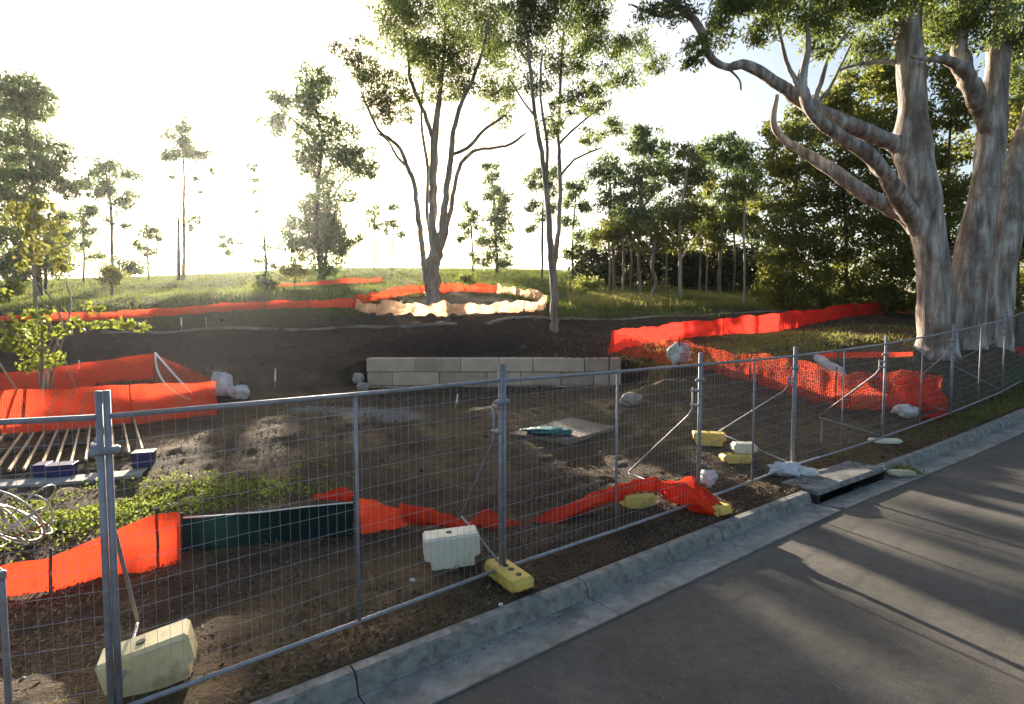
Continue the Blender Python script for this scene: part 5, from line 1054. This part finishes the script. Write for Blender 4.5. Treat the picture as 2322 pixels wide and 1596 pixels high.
V = (np.c_[x, y, z][:, None] + oct_[None] * r[:, None, None] * rs.uniform(0.6, 1.2, (n, 6, 1)) * (1, 1, .7)).reshape(-1, 3)
tri = np.array([(0, 1, 4), (1, 2, 4), (2, 3, 4), (3, 0, 4), (1, 0, 5), (2, 1, 5), (3, 2, 5), (0, 3, 5)])
Qd = (np.arange(n)[:, None, None] * 6 + tri[None]).reshape(-1, 3)
tag(np_quads('soil_clods', V, Qd, M['clod'], tint=np.repeat(np.clip(rs.normal(.4, .3, n), 0, 1), 6)), 'loose clods and pebbles over the dirt', 'soil', kind='stuff')

def s_near(rs, n):
    s = rs.uniform(-14, 24, n * 3); d = 0.1 + 15 * rs.uniform(0, 1, n * 3) ** 1.3
    x = np.interp(s, S_, KX) + d * N0[0]; y = np.interp(s, S_, KY) + d * N0[1]
    k = (fbm(x, y, 1.7, 141, 4) > 0.12) | ((np.hypot(x + 2.9, y - 4.0) < 0.9) & (d > 0.2) & (rs.uniform(0, 1, n * 3) < .6))
    return np.c_[x, y][k][:n]
blades('sparse_grass', 11000, s_near, 0.045, 0.010, 'grass_dry', 105, 'thin dry grass in patches over the dirt')
n = 9000; x = rs.uniform(-26, 14, n); y = rs.uniform(14.5, 25.5, n); k = fbm(x, y, 1.8, 151, 3) > -0.05; x, y = x[k], y[k]; n = len(x)
r = np.exp(rs.normal(-3.25, 0.5, n)); z = Hn(x, y) + r * 0.15
V = (np.c_[x, y, z][:, None] + oct_[None] * r[:, None, None] * rs.uniform(0.6, 1.2, (n, 6, 1)) * (1, 1, .7)).reshape(-1, 3)
tag(np_quads('bank_clods', V, (np.arange(n)[:, None, None] * 6 + tri[None]).reshape(-1, 3), M['clod'], tint=np.repeat(np.clip(rs.normal(.2, .2, n), 0, 1), 6)), 'clods of earth over the dark bank', 'soil', kind='stuff')
# grit and leaves washed along the gutter
n = 2600; s = rs.uniform(-8, 22, n); d = -0.19 - np.abs(rs.normal(0, 0.16, n)) - (rs.uniform(0, 1, n) < 0.2) * rs.uniform(0, 1.6, n)
g_ = np.array([kerb_pt(a, b, (-0.139 if b > -0.62 else -0.136)) for a, b in zip(s, d)]); r = np.exp(rs.normal(-5.2, 0.45, n))
k = fbm(g_[:, 0], g_[:, 1], 0.9, 161, 3) > -0.15; g_, r = g_[k], r[k]; n = len(r)
V = (g_[:, None] + oct_[None] * r[:, None, None] * rs.uniform(0.6, 1.3, (n, 6, 1)) * (1, 1, .7)).reshape(-1, 3)
tag(np_quads('gutter_grit', V, (np.arange(n)[:, None, None] * 6 + tri[None]).reshape(-1, 3), M['clod'], tint=np.repeat(np.clip(rs.normal(.5, .3, n), 0, 1), 6)), 'grit and pebbles washed along the gutter', 'grit', kind='stuff')
n = 420; s = rs.uniform(-4, 20, n); d = -0.25 - 3.6 * rs.uniform(0, 1, n) ** 2.2
g_ = np.array([kerb_pt(a, b, (-0.132 if b > -0.62 else -0.136 + 0.03 * min(1, (-b - 0.61) / 2.9) * 2)) for a, b in zip(s, d)])
V, Qd = leaves(g_ + (0, 0, 0.012), 0.07, 0.02, 126, droop=0.0); V = V.reshape(-1, 4, 3); mz = V[:, :, 2].mean(1, keepdims=True); V[:, :, 2] = mz + (V[:, :, 2] - mz) * 0.15
tag(np_quads('fallen_leaves', V.reshape(-1, 3), Qd, M['litter'], tint=np.repeat(rs.uniform(.2, 1, n), 4)), 'fallen gum leaves scattered on the road and gutter', 'litter', kind='stuff')
# twigs and bark strips
n = 5000; s = rs.uniform(-14, 26, n); d = 0.06 + 13 * rs.uniform(0, 1, n) ** 1.6
x = np.interp(s, S_, KX) + d * N0[0]; y = np.interp(s, S_, KY) + d * N0[1]
V, Qd = leaves(np.c_[x, y, Hn(x, y) + 0.014], 0.16, 0.012, 125, droop=0.0)
V = V.reshape(-1, 4, 3); V[:, :, 2] = V[:, :1, 2] * 0 + (V[:, :, 2] - V[:, :, 2].mean(1, keepdims=True)) * 0.25 + V[:, :, 2].mean(1, keepdims=True)
tag(np_quads('twigs', V.reshape(-1, 3), Qd, M['litter'], tint=np.repeat(rs.uniform(.3, 1, len(x)), 4)), 'pale twigs and bark strips over the dirt', 'twigs', kind='stuff')

# ------------------------------------------------------------------ hazy air
hz = MB(); hz.box((-10, 60, 13.5), (460, 440, 33)); hm, hnt, hout = mat_new('hazy_air')
pv = N(hnt, 'ShaderNodeVolumePrincipled', i_Density=0.00022, i_Anisotropy=0.80); pv.inputs['Color'].default_value = (0.95, 0.97, 1.0, 1)
hnt.links.new(pv.outputs[0], hout.inputs['Volume'])
tag(hz.build('haze', hm), 'thin hazy air over the whole site', 'haze', kind='stuff')
